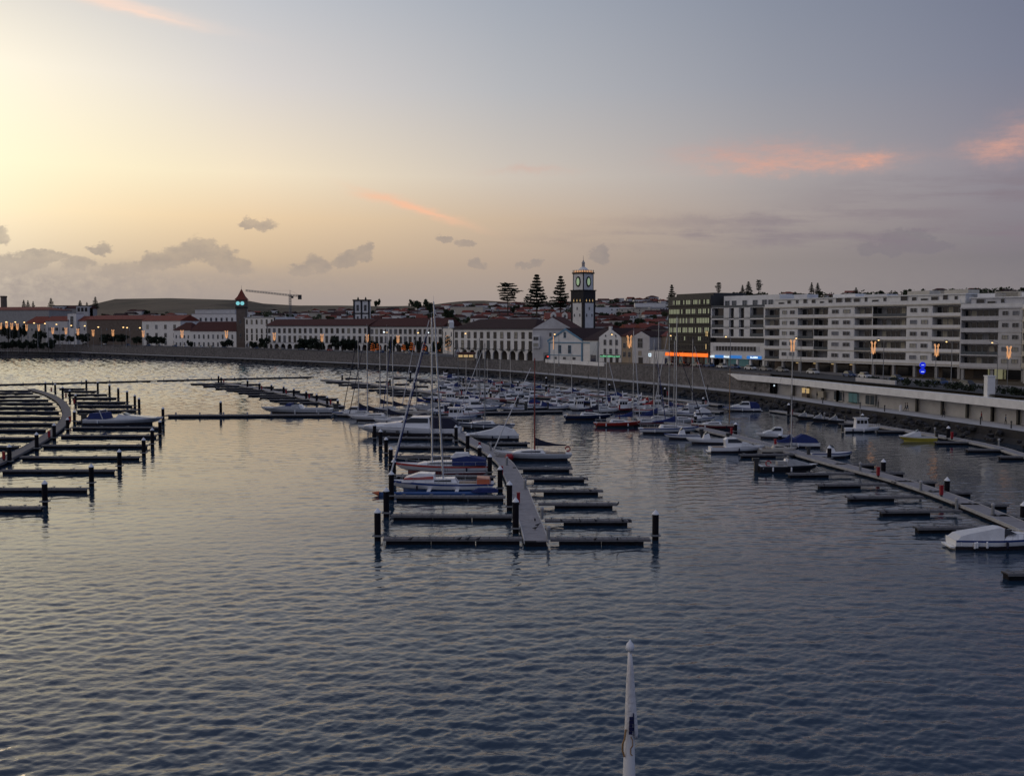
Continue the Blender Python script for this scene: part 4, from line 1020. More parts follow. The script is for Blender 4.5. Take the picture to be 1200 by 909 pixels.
def pine_mesh(seed, style):
    def f():
        random.seed(seed); mb = MB(); k_ = 11 if style != 'sparse' else 8
        for i in range(k_):
            z = .20+.78*(i/(k_-1)); 
            if style == 'sparse': z = .42+.56*(i/(k_-1))
            r = (.36 if style != 'sparse' else .28)*(max(.02, 1-(z-.12)/.88)**.95 if style != 'sparse' else (1-abs(z-.70)*1.6))*random.uniform(.82,1.12)+.012
            nb = 8
            t0 = random.uniform(0, 1)
            for j in range(nb):
                t = t0+6.283*j/nb+random.uniform(-.2,.2); rr = r*random.uniform(.55,1.15); dz = rr*random.uniform(-.02,.22)
                e = (rr*math.cos(t), rr*math.sin(t), z+dz)
                mb.tube((0,0,z),e,.007,.003,4,1)
                for q in range(11):
                    u = .15+.85*q/10; leafblob(mb, (e[0]*u, e[1]*u, z+dz*u+random.uniform(-.012,.008)), .030+.014*u, .017, 5, .019)
        return mb.mesh('crown', [M['foliage_dark'], M['bark']])
    return shared(('pine', seed, style), f)
def pine_trunk(): return shared('ptk', lambda: MB().tube((0,0,-.1),(0,0,1.0),.022,.004,7).mesh('trunk', M['bark']))
def tree(px, D, ytop, ybase, label, kind='round', wpx=None, seed=None, m='foliage', group=None, cat='tree'):
    z0 = zy(ybase, D); z1 = zy(ytop, D); h = z1-z0; X = ax(px, D, z0)
    r = root('pine_tree' if kind != 'round' else 'round_tree', label, cat, (X, D, z0), random.uniform(0, 6), group)
    sd = seed if seed is not None else random.randrange(4)
    if kind == 'round':
        w = (wpx/1200*D/1.6) if wpx else h*.62
        ob('trunk', round_trunk(), r, scale=(w, w, h)); ob('crown', round_crown(sd, m), r, scale=(w, w, h))
    else:
        w = wpx/1200*D/.62 if wpx else h
        ob('trunk', pine_trunk(), r, scale=(h, h, h)); ob('crown', pine_mesh(sd, kind), r, scale=(w, w, h))
    return r
# the three Norfolk Island pines and skyline pines
tree(595, 640, 332.5, 366, 'broad dark pine with open flat top, leftmost of the three tall pines', 'sparse', 31, 3)
tree(629, 640, 322, 368, 'tallest of the three pointed pines left of the church tower', 'pine', 31, 1)
tree(657, 640, 324, 368, 'narrow pointed pine close to the church tower', 'pine', 26, 2)
for px, D, yt, yb_, w in ((28,1000,351.5,364,6),(33,1010,352,364,6),(39,1010,353,364,5),(60,1000,349.5,364,9),(94,1000,352,364,8),(102,1010,354,364,5),(112,1000,348,364,9)):
    tree(px, D, yt, yb_, 'small skyline pine left of the bare hill', 'pine', w, group='small pines on the left skyline')
for px, D, yt, yb_, w, s in ((787,520,334,366,15,0),(842,700,331.5,350,8,3),(877,640,330,348,12,1),(889,640,328.5,348,9,3),(951,800,331,345,7,1),(958,800,331.5,345,8,2),(1003,760,337,348,9,0),(870,700,334,350,8,2)):
    tree(px, D, yt, yb_, 'tall skyline pine '+landmark(px), 'pine' if s != 3 else 'sparse', w, s, group='tall pines on the right skyline')
for px, D, yt, yb_, w in ((503,760,350.5,372,14),(489,800,351,366,11),(526,700,362,378,15),(442,1000,350,362,8),(482,1000,350.5,362,7)):
    tree(px, D, yt, yb_, 'bushy dark tree among roofs '+landmark(px), 'round', w, group='bushy trees among the hillside roofs')
# waterfront trees (px, ytop, ybase, width, depth)
for px, yt, yb_, w, D in ((10,381,402,22,800),(25,379,402,14,810),(47,386,403,18,790),(69,391,402,14,780),(83,393,403,12,770),(97,390,404,17,765),(125,391,405,20,755),(143,391,404,18,745),(160,394,405,14,735),(178,393,406,16,720),(190,394,406,12,710)):
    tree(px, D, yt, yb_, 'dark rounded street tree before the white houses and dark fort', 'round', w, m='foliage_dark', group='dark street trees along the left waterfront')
for px, yt, yb_, w, D in ((223,398,409,8,675),(265,397,409.5,17,650),(296,399,411,12,632),(310,395,412,14,622),(361,395.5,413,30,585),(374,400,413,14,580),(401,393,415,28,555),(415,397,414,14,556),(438,398,415,12,540),(461,396,414.5,14,536),(478,399,415,14,530),(491,398,415.5,15,526),(512,396,417,14,512)):
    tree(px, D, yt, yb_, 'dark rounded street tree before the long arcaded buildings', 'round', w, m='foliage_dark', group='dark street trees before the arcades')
for i in range(13):
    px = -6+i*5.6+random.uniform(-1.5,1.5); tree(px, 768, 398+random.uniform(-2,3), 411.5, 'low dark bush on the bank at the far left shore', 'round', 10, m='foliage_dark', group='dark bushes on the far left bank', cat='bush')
# scattered hillside trees
random.seed(9); k_ = 0; tr_ = 0
while k_ < 120 and tr_ < 4000:
    tr_ += 1; px = random.uniform(300, 1210) if random.random() < .86 else random.uniform(0, 300); D = random.uniform(520, 1400); X = ax(px, D); o, _ = shoreoff(X, D)
    if o < 75 or o > 900 or (px < 640 and D < 640): continue
    z = terr(X, D); h = random.uniform(5, 9.5); x_, yt = topx((X, D, z+h)); x_, yb_ = topx((X, D, z-.5))
    if yt > interp(FRONT, px)-1: continue
    tree(px, D, yt, yb_, 'dark bushy tree between houses '+landmark(px), 'round', random.uniform(7,14)*1200/D, m=random.choice(['foliage','foliage_dark','foliage_olive']), group='trees between the hillside houses'); k_ += 1
# woodland along the skyline, one uncountable mass
random.seed(31); wd_ = MB()
for px in range(-20, 1225, 4):
    hl_ = 112 < px < 292
    for _ in range(1 if hl_ else 3):
        D = random.uniform(1000, 1450); X = ax(px+random.uniform(-3,3), D); o, _i = shoreoff(X, D)
        if not 200 < o < 930: continue
        z = terr(X, D); k2 = 1.5 if px > 800 else 1.0
        leafblob(wd_, (X, D, z+(.4 if hl_ else 1.6)), random.uniform(3,6) if hl_ else random.uniform(4,9), random.uniform(.8,1.6) if hl_ else random.uniform(2,4.2)*k2, 34, .8 if hl_ else 1.2)
wo_ = ob('woodland', wd_.mesh('woodland', M['foliage'])); tag(wo_, 'dark scrub and woodland scattered over the upper slopes', 'woodland', kind='stuff')
# scrub on the bare hill
# ================================================================ street furniture
def lamp_mesh():
    mb = MB(); mb.tube((0,0,-.6),(0,0,9.6),.13,.07,7); mb.tube((0,0,9.55),(-1.3,0,10.0),.06,.05,5); mb.lathe([(.2,-.6),(.2,.5),(.14,.6)], 8); return mb.mesh('pole', M['metal_grey'])
def streetlamp(px, D, ylamp, label, white=False, h=None):
    z = zy(ylamp, D); zg = terr(ax(px, D, z), D); hh = max(4.0, z-zg)
    r = root('street_lamp', label, 'street lamp', (ax(px, D, z)+1.4*hh/10, D, zg), 0, 'street lamps along the waterfront')
    ob('pole', shared('lampp', lamp_mesh), r, scale=(hh/10,)*3)
    s = D/1200*1.9
    ob('lamp_head', shared('lamph', lambda: MB().box(-.55,.25,-.16,.16,.02,.16).mesh('lamp_head', M['metal_dark'])), r, (-1.4*hh/10,0,hh))
    ob('bulb', shared(('bulb', white), lambda: MB().lathe([(.2,-.3),(.5,-.12),(.5,.1),(.2,.25)], 10).mesh('bulb', M['lamp_white' if white else 'lamp_warm'])), r, (-1.4*hh/10,-.1,hh-.3), scale=(s,)*3)
LL = 'lit street lamp among dark trees on the left waterfront'
for px, y in ((7.5,376.8),(18,376.9),(28.5,377.2),(40,378),(52.7,378.6),(66.2,379.6),(83.5,380.9),(99.4,381.3),(115.2,382.7),(144.5,383),(149,383.4),(164,383.6)): streetlamp(px, 780-px*.45, y, LL)
for px, y, D, wht in ((450,388.4,535,True),(453.2,388.8,537,False),(490,389.2,522,False),(502,389,519,True),(545.5,390,470,False)): streetlamp(px, D, y, 'lit street lamp before the white arcaded buildings', wht)
for px, y, D, tx in ((650,390.8,385,'before the blue trimmed hall'),(717,391,378,'before the house with green neon'),(786,392.2,335,'at the left corner of the glass office'),(850.5,393.5,312,'before the modern white block'),(933,395.2,290,'before the left part of the long apartments'),(1029.5,397.2,262,'before the middle of the long apartments'),(1109,399,246,'at the right end of the long apartments'),(1162.6,400,236,'before the grey apartment wing')):
    streetlamp(px, D, y, 'lit street lamp on a tall pole '+tx)
# Christmas light ornaments fixed to posts
def ornament_mesh():
    mb = MB()
    for s in (-1, 1):
        pts = [(s*.10,0,-2.0),(s*.16,0,-1.2),(s*.26,0,-.3),(s*.45,0,.7),(s*.75,0,1.4),(s*.95,0,1.75),(s*.75,0,2.0),(s*.42,0,1.7),(s*.30,0,1.0)]
        mb.path(pts, .13, 5); mb.path([(s*.34,0,-1.6),(s*.52,0,-.5),(s*.66,0,.5),(s*.55,0,1.3)], .09, 5)
        mb.path([(s*.82,0,-1.7),(s*.66,0,-.8),(s*.92,0,.2)], .07, 5)
    return mb.mesh('light_figure', M['xmas'])
def ornament(px, D, y, hpx, label, group):
    z = zy(y, D); zg = terr(ax(px, D, z), D); r = root('light_ornament', label, 'light ornament', (ax(px, D, z), D, zg), 0, group)
    s = hpx/1200*D/4.6
    ob('post', shared('ornp', lambda: MB().tube((0,0,-.5),(0,0,1),.07,.07,6).mesh('post', M['metal_grey'])), r, scale=(1,1,max(1, z-zg)))
    ob('light_figure', shared('orn', ornament_mesh), r, (0,-.3,z-zg), scale=(s*.85,s,s))
for px, y in ((1,382),(8,381),(14,382.5),(20.5,383),(31.5,384),(45.5,384.2),(62,387.6),(77.5,388),(91.5,389),(109.3,390.3),(132.5,390.2),(168,391.3)):
    ornament(px, 790-px*.5, y, 9, 'glowing winged light ornament before dark trees on the left waterfront', 'light ornaments along the waterfront')
for px, y, D in ((213.5,391.5,680),(265.5,392,655),(321.5,394.5,600),(377.5,396,560),(430.5,396.5,538),(466.5,397.5,526)):
    ornament(px, D, y, 10.5, 'glowing winged light ornament before the white arcaded buildings', 'light ornaments along the waterfront')
for px, y, D, tx in ((737.5,400.5,366,'before the narrow tan house'),(928.5,405.5,288,'before the left part of the long apartments'),(1023,407.5,262,'before the middle of the long apartments'),(1097,410.5,248,'at the right end of the long apartments'),(1181.5,413,232,'before the right edge of the grey wing')):
    ornament(px, D, y, 17, 'tall glowing winged light ornament '+tx, 'light ornaments along the waterfront')
r = root('light_strip', 'vertical strip of small orange lights on a post before the blue trimmed hall', 'light strip', (ax(648.5,386,10),386,zy(424,386)))
ob('post', MB().tube((.25,0,-1),(.25,0,11),.08,.06).mesh('post', M['metal_grey']), r); sb = MB()
for i in range(9): sb.lathe([(.05,-.25),(.17,-.1),(.17,.1),(.05,.25)], 6, (0,-.1,5.0+i*.55))
ob('light_figure', sb.mesh('light_figure', M['xmas']), r)
# lit conifer and orange lit trees
def lit_tree(px, D, yt, yb_, wpx, label, m):
    z0, z1 = zy(yb_, D), zy(yt, D); r = root('lit_tree', label, 'lit tree', (ax(px, D, z0), D, z0), 0, 'trees wound with orange lights')
    h = z1-z0; w = wpx/1200*D/2; mb = MB(); random.seed(int(px))
    ob('trunk', MB().tube((0,0,-.8),(0,0,h*.8),.16,.06).mesh('trunk', M['bark']), r)
    cr_ = MB(); leafblob(cr_, (0,0,h*.55), w*.95, h*.42, 260, .28); ob('crown', cr_.mesh('crown', M['foliage_dark']), r)
    pts = []
    for i in range(34):
        u = i/33; t = u*24+random.uniform(-.4,.4); q = w*(.55+.45*math.sin(math.pi*min(1, .15+u)))*random.uniform(.75,1.05)
        pts.append((q*math.cos(t), q*math.sin(t), h*(.08+.88*u)))
    mb.path(pts, .085, 4); ob('light_string', mb.mesh('light_string', M[m]), r)
lit_tree(525, 515, 392, 413, 8.5, 'tall tree covered in bright orange lights left of the portico building', 'xmas')
for px, yt, yb_, w in ((437,402,412,7),(443,402.5,411,6),(473,403,411,6),(483,401,411,7),(497,402,411,6),(514,400.5,412,6)):
    lit_tree(px, 525, yt, yb_, w, 'low tree glowing red orange before the arcaded building', 'xmas_red')
# red traffic light, round white sign, kiosks, cars
r = root('traffic_light', 'small traffic light showing red at the left foot of the blue trimmed hall', 'traffic light', (ax(642,388,10),388,zy(424.5,388)))
ob('post', MB().tube((0,0,-.6),(0,0,1.6),.06).mesh('post', M['metal_dark']), r); hd = ob('housing', MB().box(-.22,.22,-.18,.18,1.6,2.6).mesh('housing', M['metal_dark']), r)
ob('lens', MB().lathe([(.3,0),(.36,.2),(.3,.4)], 8).mesh('lens', M['lamp_red']), hd, (0,-.3,2.0))
r = root('street_sign', 'pale lit square sign on a post before the low white yard building', 'sign', (ax(761.5,366,10),366,zy(426,366)))
ob('post', MB().tube((0,0,-.8),(0,0,2.6),.09).mesh('post', M['metal_dark']), r); ob('panel', MB().box(-.5,.5,-.1,.1,2.5,3.7).mesh('panel', M['sign_white']), r); ob('emblem', MB().box(-.28,.28,-.13,-.105,2.95,3.2).mesh('emblem', M['stripe_blue']), r)
r = root('kiosk', 'wooden market kiosk with lit counter before the arches left of portico building', 'kiosk', (ax(536,452,8),452,zy(421,452)))
ob('hut', MB().box(0,7.5,0,3,-.5,2.3).mesh('hut', M['wall_tan']), r); ob('roof', roof_mesh(7.5,3,2.3,.7,'gable').mesh('roof', M['roof_brown']), r); ob('counter', MB().box(.4,7.1,-.35,-.01,.8,.95).mesh('counter', M['deck_teak']), r)
for x in (1.4,3.7,6.0): ob('opening', MB().box(x-.9,x+.9,-.06,-.005,.96,2.0).mesh('opening', M['win_warm']), r)
def car_parts():
    b = MB(); L = 4.1
    o = [(-2.05,.35),(-1.95,.25),(1.95,.25),(2.05,.4),(2.02,.68),(1.1,.86),(-1.85,.92),(-2.03,.75)]
    b.prism(o, -.84, .84)
    top = [[(-1.7,s*.80,.9) for s in (-1,)]+[(1.0,-.80,.87),(.35,-.66,1.42),(-1.2,-.66,1.44)], [(-1.7,.80,.9),(1.0,.80,.87),(.35,.66,1.42),(-1.2,.66,1.44)]]
    g = MB(); g.loft(top)
    rf = MB().box(-1.2,.35,-.66,.66,1.425,1.48)
    wh = MB().lathe([(.32,-.1),(.32,.1)], 12); hl = MB().box(-.04,.04,-.14,.14,-.07,.07)
    return b, g, rf, wh, hl
def car(px, D, zg, m, label, rz):
    b, g, rf, wh, hl = shared('car', car_parts)
    X = ax(px, D, zg)
    r = root('parked_car', label, 'car', (X, D, zg), rz, 'cars parked along the waterfront street')
    ob('body', shared(('cb', m), lambda: b.mesh('body', M[m])), r); ob('cabin_glass', shared('cg', lambda: g.mesh('cabin_glass', M['glass_dark'])), r); ob('roof', shared(('cr', m), lambda: rf.mesh('roof', M[m])), r)
    me = shared('cw', lambda: wh.mesh('wheel', M['rubber'])); mh = shared('ch', lambda: hl.mesh('headlight', M['gel_white']))
    for x in (-1.3, 1.3):
        for y in (-.82, .82):
            w = ob('wheel', me, r, (x,y,.32)); w.rotation_euler = (math.pi/2,0,0)
    for y in (-.55,.55): ob('headlight', mh, r, (2.03,y,.62))
random.seed(77); CN = {'car_white':'white','car_silver':'silver','car_dark':'dark','car_red':'red','car_blue':'blue'}
def cars(pxs, off, where):
    for px in pxs:
        best = min((i for i, p in enumerate(SH) if p.y > 100), key=lambda i: abs(600+1200*(SH[i].x+SN[i].x*off)/(SH[i].y+SN[i].y*off)-px))
        p = SH[best]+SN[best]*off; d = SH[min(best+1,len(SH)-1)]-SH[best-1]
        m = random.choice(['car_white','car_white','car_silver','car_silver','car_dark','car_red','car_blue'])
        car(600+1200*p.x/p.y, p.y, zroad(shpx(SH[best]))+.02, m, '%s car parked %s' % (CN[m], where), math.atan2(d.y, d.x)+random.choice([0, math.pi])+random.uniform(-.04,.04))
cars([34,58,74,104,112,121,150,172,186,202,215,232,247,262,300,332,350,388,420], 24.5, 'on the street before the left waterfront houses')
cars([446,461,476,494,506,580,602,622], 24.5, 'on the street before the arcaded buildings')
cars([788,800,812,826,846,866,886], 25, 'on the street before the office and modern block')
cars([903,921,962,986,1012,1057,1103,1119,1146], 24.6, 'on the street before the long apartments')
# pale hall plinth, parapet piece, hedge, ventilation block on the terrace
def shore_at(px, off):
    i = min((i for i, p in enumerate(SH) if p.y > 60), key=lambda i: abs(600+1200*(SH[i].x+SN[i].x*off)/(SH[i].y+SN[i].y*off)-px)); return i
def along(px0, px1, off): return SH[shore_at(px0, off):shore_at(px1, off)+1], SN[shore_at(px0, off):shore_at(px1, off)+1]
def ribbon(px0, px1, offs, zs, name, m):    # closed section swept along the shore
    P, N = along(px0, px1, offs[0]); mb = MB()
    mb.loft([[(p.x+q.x*o, p.y+q.y*o, z) for o, z in zip(offs, zs)] for p, q in zip(P, N)]); return mb.mesh(name, m)
hg = root('hedge', 'long dark clipped hedge above the white terrace roof at right', 'hedge', (ax(1120,230,8),230,7.2)); random.seed(4)
P, N = along(1042, 1260, 15); lf = MB()
for p, q in zip(P, N):
    for _ in range(5):
        c = p+q*(15+random.uniform(-.6,.6))+Vector((q.y,-q.x,0))*random.uniform(-3.6,3.6); leafblob(lf, (c.x-hg.location.x, c.y-hg.location.y, .9+random.uniform(-.2,.35)), 1.0, .75, 60, .2)
ob('foliage', lf.mesh('foliage', M['foliage_dark']), hg)
tag(ob('white_parapet', ribbon(640, 703, [QI+.05,QI+.05,QI+.75,QI+.75], [6.4,7.75,7.75,6.4], 'white_parapet', M['wall_white'])), 'low white parapet on the sea wall before the blue trimmed hall', 'parapet')
tag(ob('terrace_parapet', ribbon(999, 1044, [13.6,13.6,14.0,14.0], [7.1,8.4,8.4,7.1], 'terrace_parapet', M['wall_pale'])), 'low pale parapet on the terrace left of the hedge', 'parapet')
i = shore_at(1171, 12.0); p = SH[i]+SN[i]*12.0
tag(ob('vent_block', MB().box(-.75,.75,-.75,.75,-.4,3.6).box(-.85,.85,-.85,.85,3.61,3.8).mesh('vent_block', M['wall_white']), None, (p.x,p.y,7.2)), 'white rectangular ventilation block standing in front of the hedge', 'vent block')
# ================================================================ quay pavilion with the long white roof edge
pv = root('quay_pavilion', 'long low quay building under a thick white roof edge at right', 'pavilion', tuple(SH[shore_at(1040, 11)]+SN[shore_at(1040,11)]*11+Vector((0,0,QZ))))
def inpv(o, me): 
    x = ob(o, me, pv, tuple(-Vector(pv.location))); return x
PXA, PXB = 868, 1320
inpv('roof_slab', ribbon(PXA, PXB, [9.6,9.6,14.2,14.2], [5.35,6.9,6.9,5.35], 'roof_slab', M['wall_white']))
inpv('terrace_floor', ribbon(PXA+3, PXB, [14.21,14.21,26.9,26.9], [5.4,7.0,7.3,5.4], 'terrace_floor', M['paving']))
P, N = along(852, PXA+4, 9.6); k0 = len(P); secs = []
for j, (p, q) in enumerate(zip(P, N)):
    u = j/max(1, k0-1); secs.append([(p.x+q.x*(11.2-1.6*u), p.y+q.y*(11.2-1.6*u), 6.89-1.5*u), (p.x+q.x*(11.2-1.6*u), p.y+q.y*(11.2-1.6*u), 6.9), (p.x+q.x*14, p.y+q.y*14, 6.9), (p.x+q.x*14, p.y+q.y*14, 6.89-1.5*u)])
if len(secs) > 1: inpv('slab_tip', MB().loft(secs).mesh('slab_tip', M['wall_white']))
inpv('back_wall', ribbon(905, PXB, [13.4,13.4,13.9,13.9], [QZ-.4,5.34,5.34,QZ-.4], 'back_wall', M['wall_pale']))
inpv('side_wall', ribbon(862, 908, [13.0,13.0,14,14], [QZ-.4,5.34,5.34,QZ-.4], 'side_wall', M['basalt_wall']))
for px in list(range(908, 992, 11))+[1062,1120,1148,1163,1178,1193]:
    i = shore_at(px, 12.8); p = SH[i]+SN[i]*12.8; ob('pillar', shared('pvp', lambda: MB().box(-.25,.25,-.25,.25,-.2,3.03).mesh('pillar', M['metal_dark'])), pv, tuple(p+Vector((0,0,QZ))-Vector(pv.location)), math.atan2(SN[i].y, SN[i].x))
for px in (990, 998, 1005, 1012, 1019, 1026):
    i = shore_at(px, 13.0); p = SH[i]+SN[i]*13.0
    ob('glass_front', shared(('pvg', px in (998,1019)), lambda: (lambda mb: mb.mesh('glass_front', [M['white_paint'], M['shop_teal'] , M['glass_blue']]))(MB().box(-.06,.06,-2.0,2.0,0,.12,0).box(-.06,.06,-2.0,2.0,2.3,2.45,0).box(-.03,.03,-1.9,1.9,.121,2.29,1 if px in (998,1019) else 2).box(-.07,.07,-2.0,-1.9,.121,2.29,0).box(-.07,.07,-.05,.05,.121,2.29,0))), pv, tuple(p+Vector((0,0,QZ))-Vector(pv.location)), math.atan2(SN[i].y, SN[i].x))
def onquay(px, off, name, me_, label, cat, group=None):
    i = shore_at(px, off); p = SH[i]+SN[i]*off
    r = root(name, label, cat, (p.x,p.y,QZ+.004), math.atan2(SN[i].y, SN[i].x)-math.pi/2, group); ob(me_[0], me_[1], r); return r
onquay(969, 12.2, 'notice_board', ('board', MB().box(-1.4,1.4,-.1,.1,.4,2.0).box(-1.2,-1.1,-.06,.06,0,.39).box(1.1,1.2,-.06,.06,0,.39).mesh('board', M['wall_cream'])), 'pale blank notice board under the quay pavilion roof', 'notice board')
r = onquay(949, 12, 'ticket_booth', ('counter', MB().box(-1.2,1.2,-.4,.4,0,1.0).mesh('counter', M['wall_brown'])), 'small counter with a warm lit strip under the pavilion roof', 'booth'); ob('light_strip', MB().box(-1.1,1.1,-.5,-.42,2.1,2.25).box(-1.1,-1.0,-.4,.4,1.01,2.3).box(1.0,1.1,-.4,.4,1.01,2.3).mesh('light_strip', M['win_warm']), r)
r = onquay(904, 12.4, 'quay_lantern', ('post', MB().tube((0,0,0),(0,0,1.9),.06).mesh('post', M['metal_dark'])), 'small white lantern in the dark corner under the slab tip', 'lantern'); ob('bulb', MB().lathe([(.1,1.9),(.2,2.0),(.2,2.2),(.1,2.3)], 8).mesh('bulb', M['sign_white']), r)
for px in (1043.5,1050,1056,1063): onquay(px, 8.8, 'white_bollard', ('post', shared('bol', lambda: MB().lathe([(.3,0),(.3,1.0),(.26,1.25),(.1,1.35)], 10).mesh('post', M['white_paint']))), 'white round bollard in the row of four on the quay', 'bollard', 'white bollards on the quay')
# poles and posts along the quay edge
for px in (966,997,1030,1138,1180): onquay(px, 5.0, 'quay_post', ('post', shared('qp', lambda: MB().lathe([(.12,0),(.12,1.1),(.17,1.12),(.17,1.3),(.05,1.4)], 8).mesh('post', M['metal_dark']))), 'short dark post near the quay edge before the pavilion', 'post', 'short dark posts on the quay')
for px in (684,728,608,645,830): onquay(px, 4.6, 'quay_post', ('post', shared('qp', lambda: None)), 'short dark post near the quay edge below the sea wall', 'post', 'short dark posts on the quay')
# people walking on the quay
def person_mesh(stride):
    def f():
        me = bpy.data.meshes.new('p'); s = stride
        V = [(0,0,.93),(0,0,1.12),(0,0,1.36),(0,0,1.50),(0,-.02,1.62),(0,-.01,1.74),(.10,0,.88),(.11,-s*.18,.5),(.12,-s*.10-.02,.09),(.12,-s*.10-.16,.05),(-.10,0,.88),(-.11,s*.2,.5),(-.12,s*.34,.1),(-.12,s*.34-.14,.05),(.19,0,1.38),(.24,s*.10,1.12),(.25,s*.04-.10,.88),(-.19,0,1.38),(-.24,-s*.10,1.12),(-.25,-s*.14-.06,.88)]
        E = [(0,1),(1,2),(2,3),(3,4),(4,5),(0,6),(6,7),(7,8),(8,9),(0,10),(10,11),(11,12),(12,13),(2,14),(14,15),(15,16),(2,17),(17,18),(18,19)]
        rad = [.15,.14,.16,.065,.105,.09,.10,.075,.05,.045,.10,.075,.05,.045,.07,.055,.04,.07,.055,.04]
        me.from_pydata(V, E, []); o = bpy.data.objects.new('p', me); COL.objects.link(o)
        md = o.modifiers.new('s', 'SKIN'); o.modifiers.new('u', 'SUBSURF').levels = 1
        for i, r_ in enumerate(rad): me.skin_vertices[0].data[i].radius = (r_, r_*.85)
        me.skin_vertices[0].data[0].use_root = True
        bpy.context.view_layer.update(); dg = bpy.context.evaluated_depsgraph_get(); nm = bpy.data.meshes.new_from_object(o.evaluated_get(dg)); bpy.data.objects.remove(o)
        return nm
    return shared(('pm', stride), f)
def person(px, off, label, top, leg, stride, face):
    base = person_mesh(stride); me = base.copy(); me.materials.clear()
    for m in (top, leg, 'skin', 'rubber'): me.materials.append(M[m])
    for p in me.polygons:
        c = p.center; p.material_index = 2 if (c.z > 1.52 or (abs(c.x) > .2 and c.z < .93)) else 3 if c.z < .1 else 1 if c.z < .95 else 0; p.use_smooth = True
    i = shore_at(px, off); q = SH[i]+SN[i]*off
    r = ob('person', me, None, (q.x,q.y,QZ+.008), face); tag(r, label, 'person')
    hr = MB().lathe([(.09,-.02),(.118,.05),(.10,.12),(.03,.155)], 10, (0,.015,1.66)); ob('hair', hr.mesh('hair', M['hair'], True), r)
person(1039, 9.5, 'person in dark clothes standing left of the four white bollards', 'cloth_dark', 'cloth_dark', .3, 1.0)
person(1067, 10.5, 'person in dark jacket just right of the white bollards', 'cloth_dark', 'cloth_blue', 1.0, 1.2)
person(1073.5, 10.0, 'person in grey top walking behind the bollards', 'cloth_grey', 'cloth_dark', 1.0, 1.2)
person(1099.5, 7.5, 'person in dark coat walking alone along the middle of the quay', 'cloth_dark', 'cloth_dark', 1.2, 1.3)
person(1163, 10.4, 'person in red top near the pavilion pillars at the right', 'cloth_red', 'cloth_dark', .6, .8)
person(1168, 10.2, 'person in blue jacket beside the one in red at the pillars', 'cloth_blue', 'cloth_dark', .6, -2.0)
person(957, 11.2, 'person standing by the dark pillars at the left end of the pavilion', 'cloth_dark', 'cloth_dark', .2, 2.0)
person(881, 10.6, 'person in dark coat under the tip of the white roof', 'cloth_dark', 'cloth_dark', .5, -1.0)
# ================================================================ marina: pontoons and piles
random.seed(13)
DZ = .56
def walkway(label, pts, width, step=3.0, deck='walk_deck', edge='pontoon_light'):
    P = catmull([W(x, y, DZ) for x, y in pts], step)
    r = root('pontoon_walkway', label, 'pontoon', (P[0].x, P[0].y, 0), 0, 'pontoon walkways of the marina'); o0 = Vector((P[0].x, P[0].y, 0))
    N = []
    for i in range(len(P)):
        d = P[min(i+2,len(P)-1)]-P[max(0,i-2)]; d.z = 0; d.normalize(); N.append(Vector((-d.y, d.x, 0)))
    def sw(sec, nm, m):
        mb = MB(); mb.loft([[tuple(Vector((p.x,p.y,0))-o0+q*o+Vector((0,0,z))) for o, z in sec] for p, q in zip(P, N)]); ob(nm, mb.mesh(nm, M[m]), r)
    h = width/2
    sw([(-h,DZ-.12),(-h,DZ),(h,DZ),(h,DZ-.12)], 'deck', deck)
    sw([(-h-.10,DZ-.30),(-h-.10,DZ+.05),(-h-.004,DZ+.05),(-h-.004,DZ-.30)], 'edge', edge); sw([(h+.004,DZ-.30),(h+.004,DZ+.05),(h+.10,DZ+.05),(h+.10,DZ-.30)], 'edge', edge)
    sw([(-h+.12,-.5),(-h+.12,DZ-.13),(h-.12,DZ-.13),(h-.12,-.5)], 'float', 'pontoon_float')
    return P, N
def finger(label, x0, y0, x1, y1, width=1.05, gap=None, joint=.05, cleats=True, group='finger pontoons of the marina', simple=False):
    a, b = W(x0, y0), W(x1, y1); d = b-a; L = d.length
    r = root('finger_pontoon', label, 'finger pontoon', a, math.atan2(d.y, d.x), group)
    w = width if d.x > 0 else -width
    y0_, y1_ = min(0, w), max(0, w)
    ob('deck', MB().box(0, L, y0_, y1_, DZ-.10, DZ).mesh('deck', M['pontoon_deck']), r)
    g0, g1 = gap if gap else (0.02, .985)
    n_ = max(1, round((g1-g0)*L/4.6)); fl = MB()
    for i in range(n_):
        u0 = L*(g0+(g1-g0)*i/n_)+(joint if i else 0); u1 = L*(g0+(g1-g0)*(i+1)/n_)-joint
        fl.box(u0, u1, y0_+.06, y1_-.06, -.5, DZ-.105)
    ob('float', fl.mesh('float', M['pontoon_float']), r)
    ob('fender', MB().box(.0, L+.03, y0_-.07, y0_-.004, DZ-.22, DZ-.02).box(.0, L+.03, y1_+.004, y1_+.07, DZ-.22, DZ-.02).mesh('fender', M['pontoon_edge']), r)
    if not simple:
        me = shared('cleat', lambda: MB().box(-.05,.05,-.04,.04,0,.1).tube((-.2,0,.13),(.2,0,.13),.035,.035,6).mesh('cleat', M['metal_grey']))
        for u in (.08,.33,.62,.9):
            for yy in (y0_+.12, y1_-.12): ob('cleat', me, r, (L*u,yy,DZ))
    return r
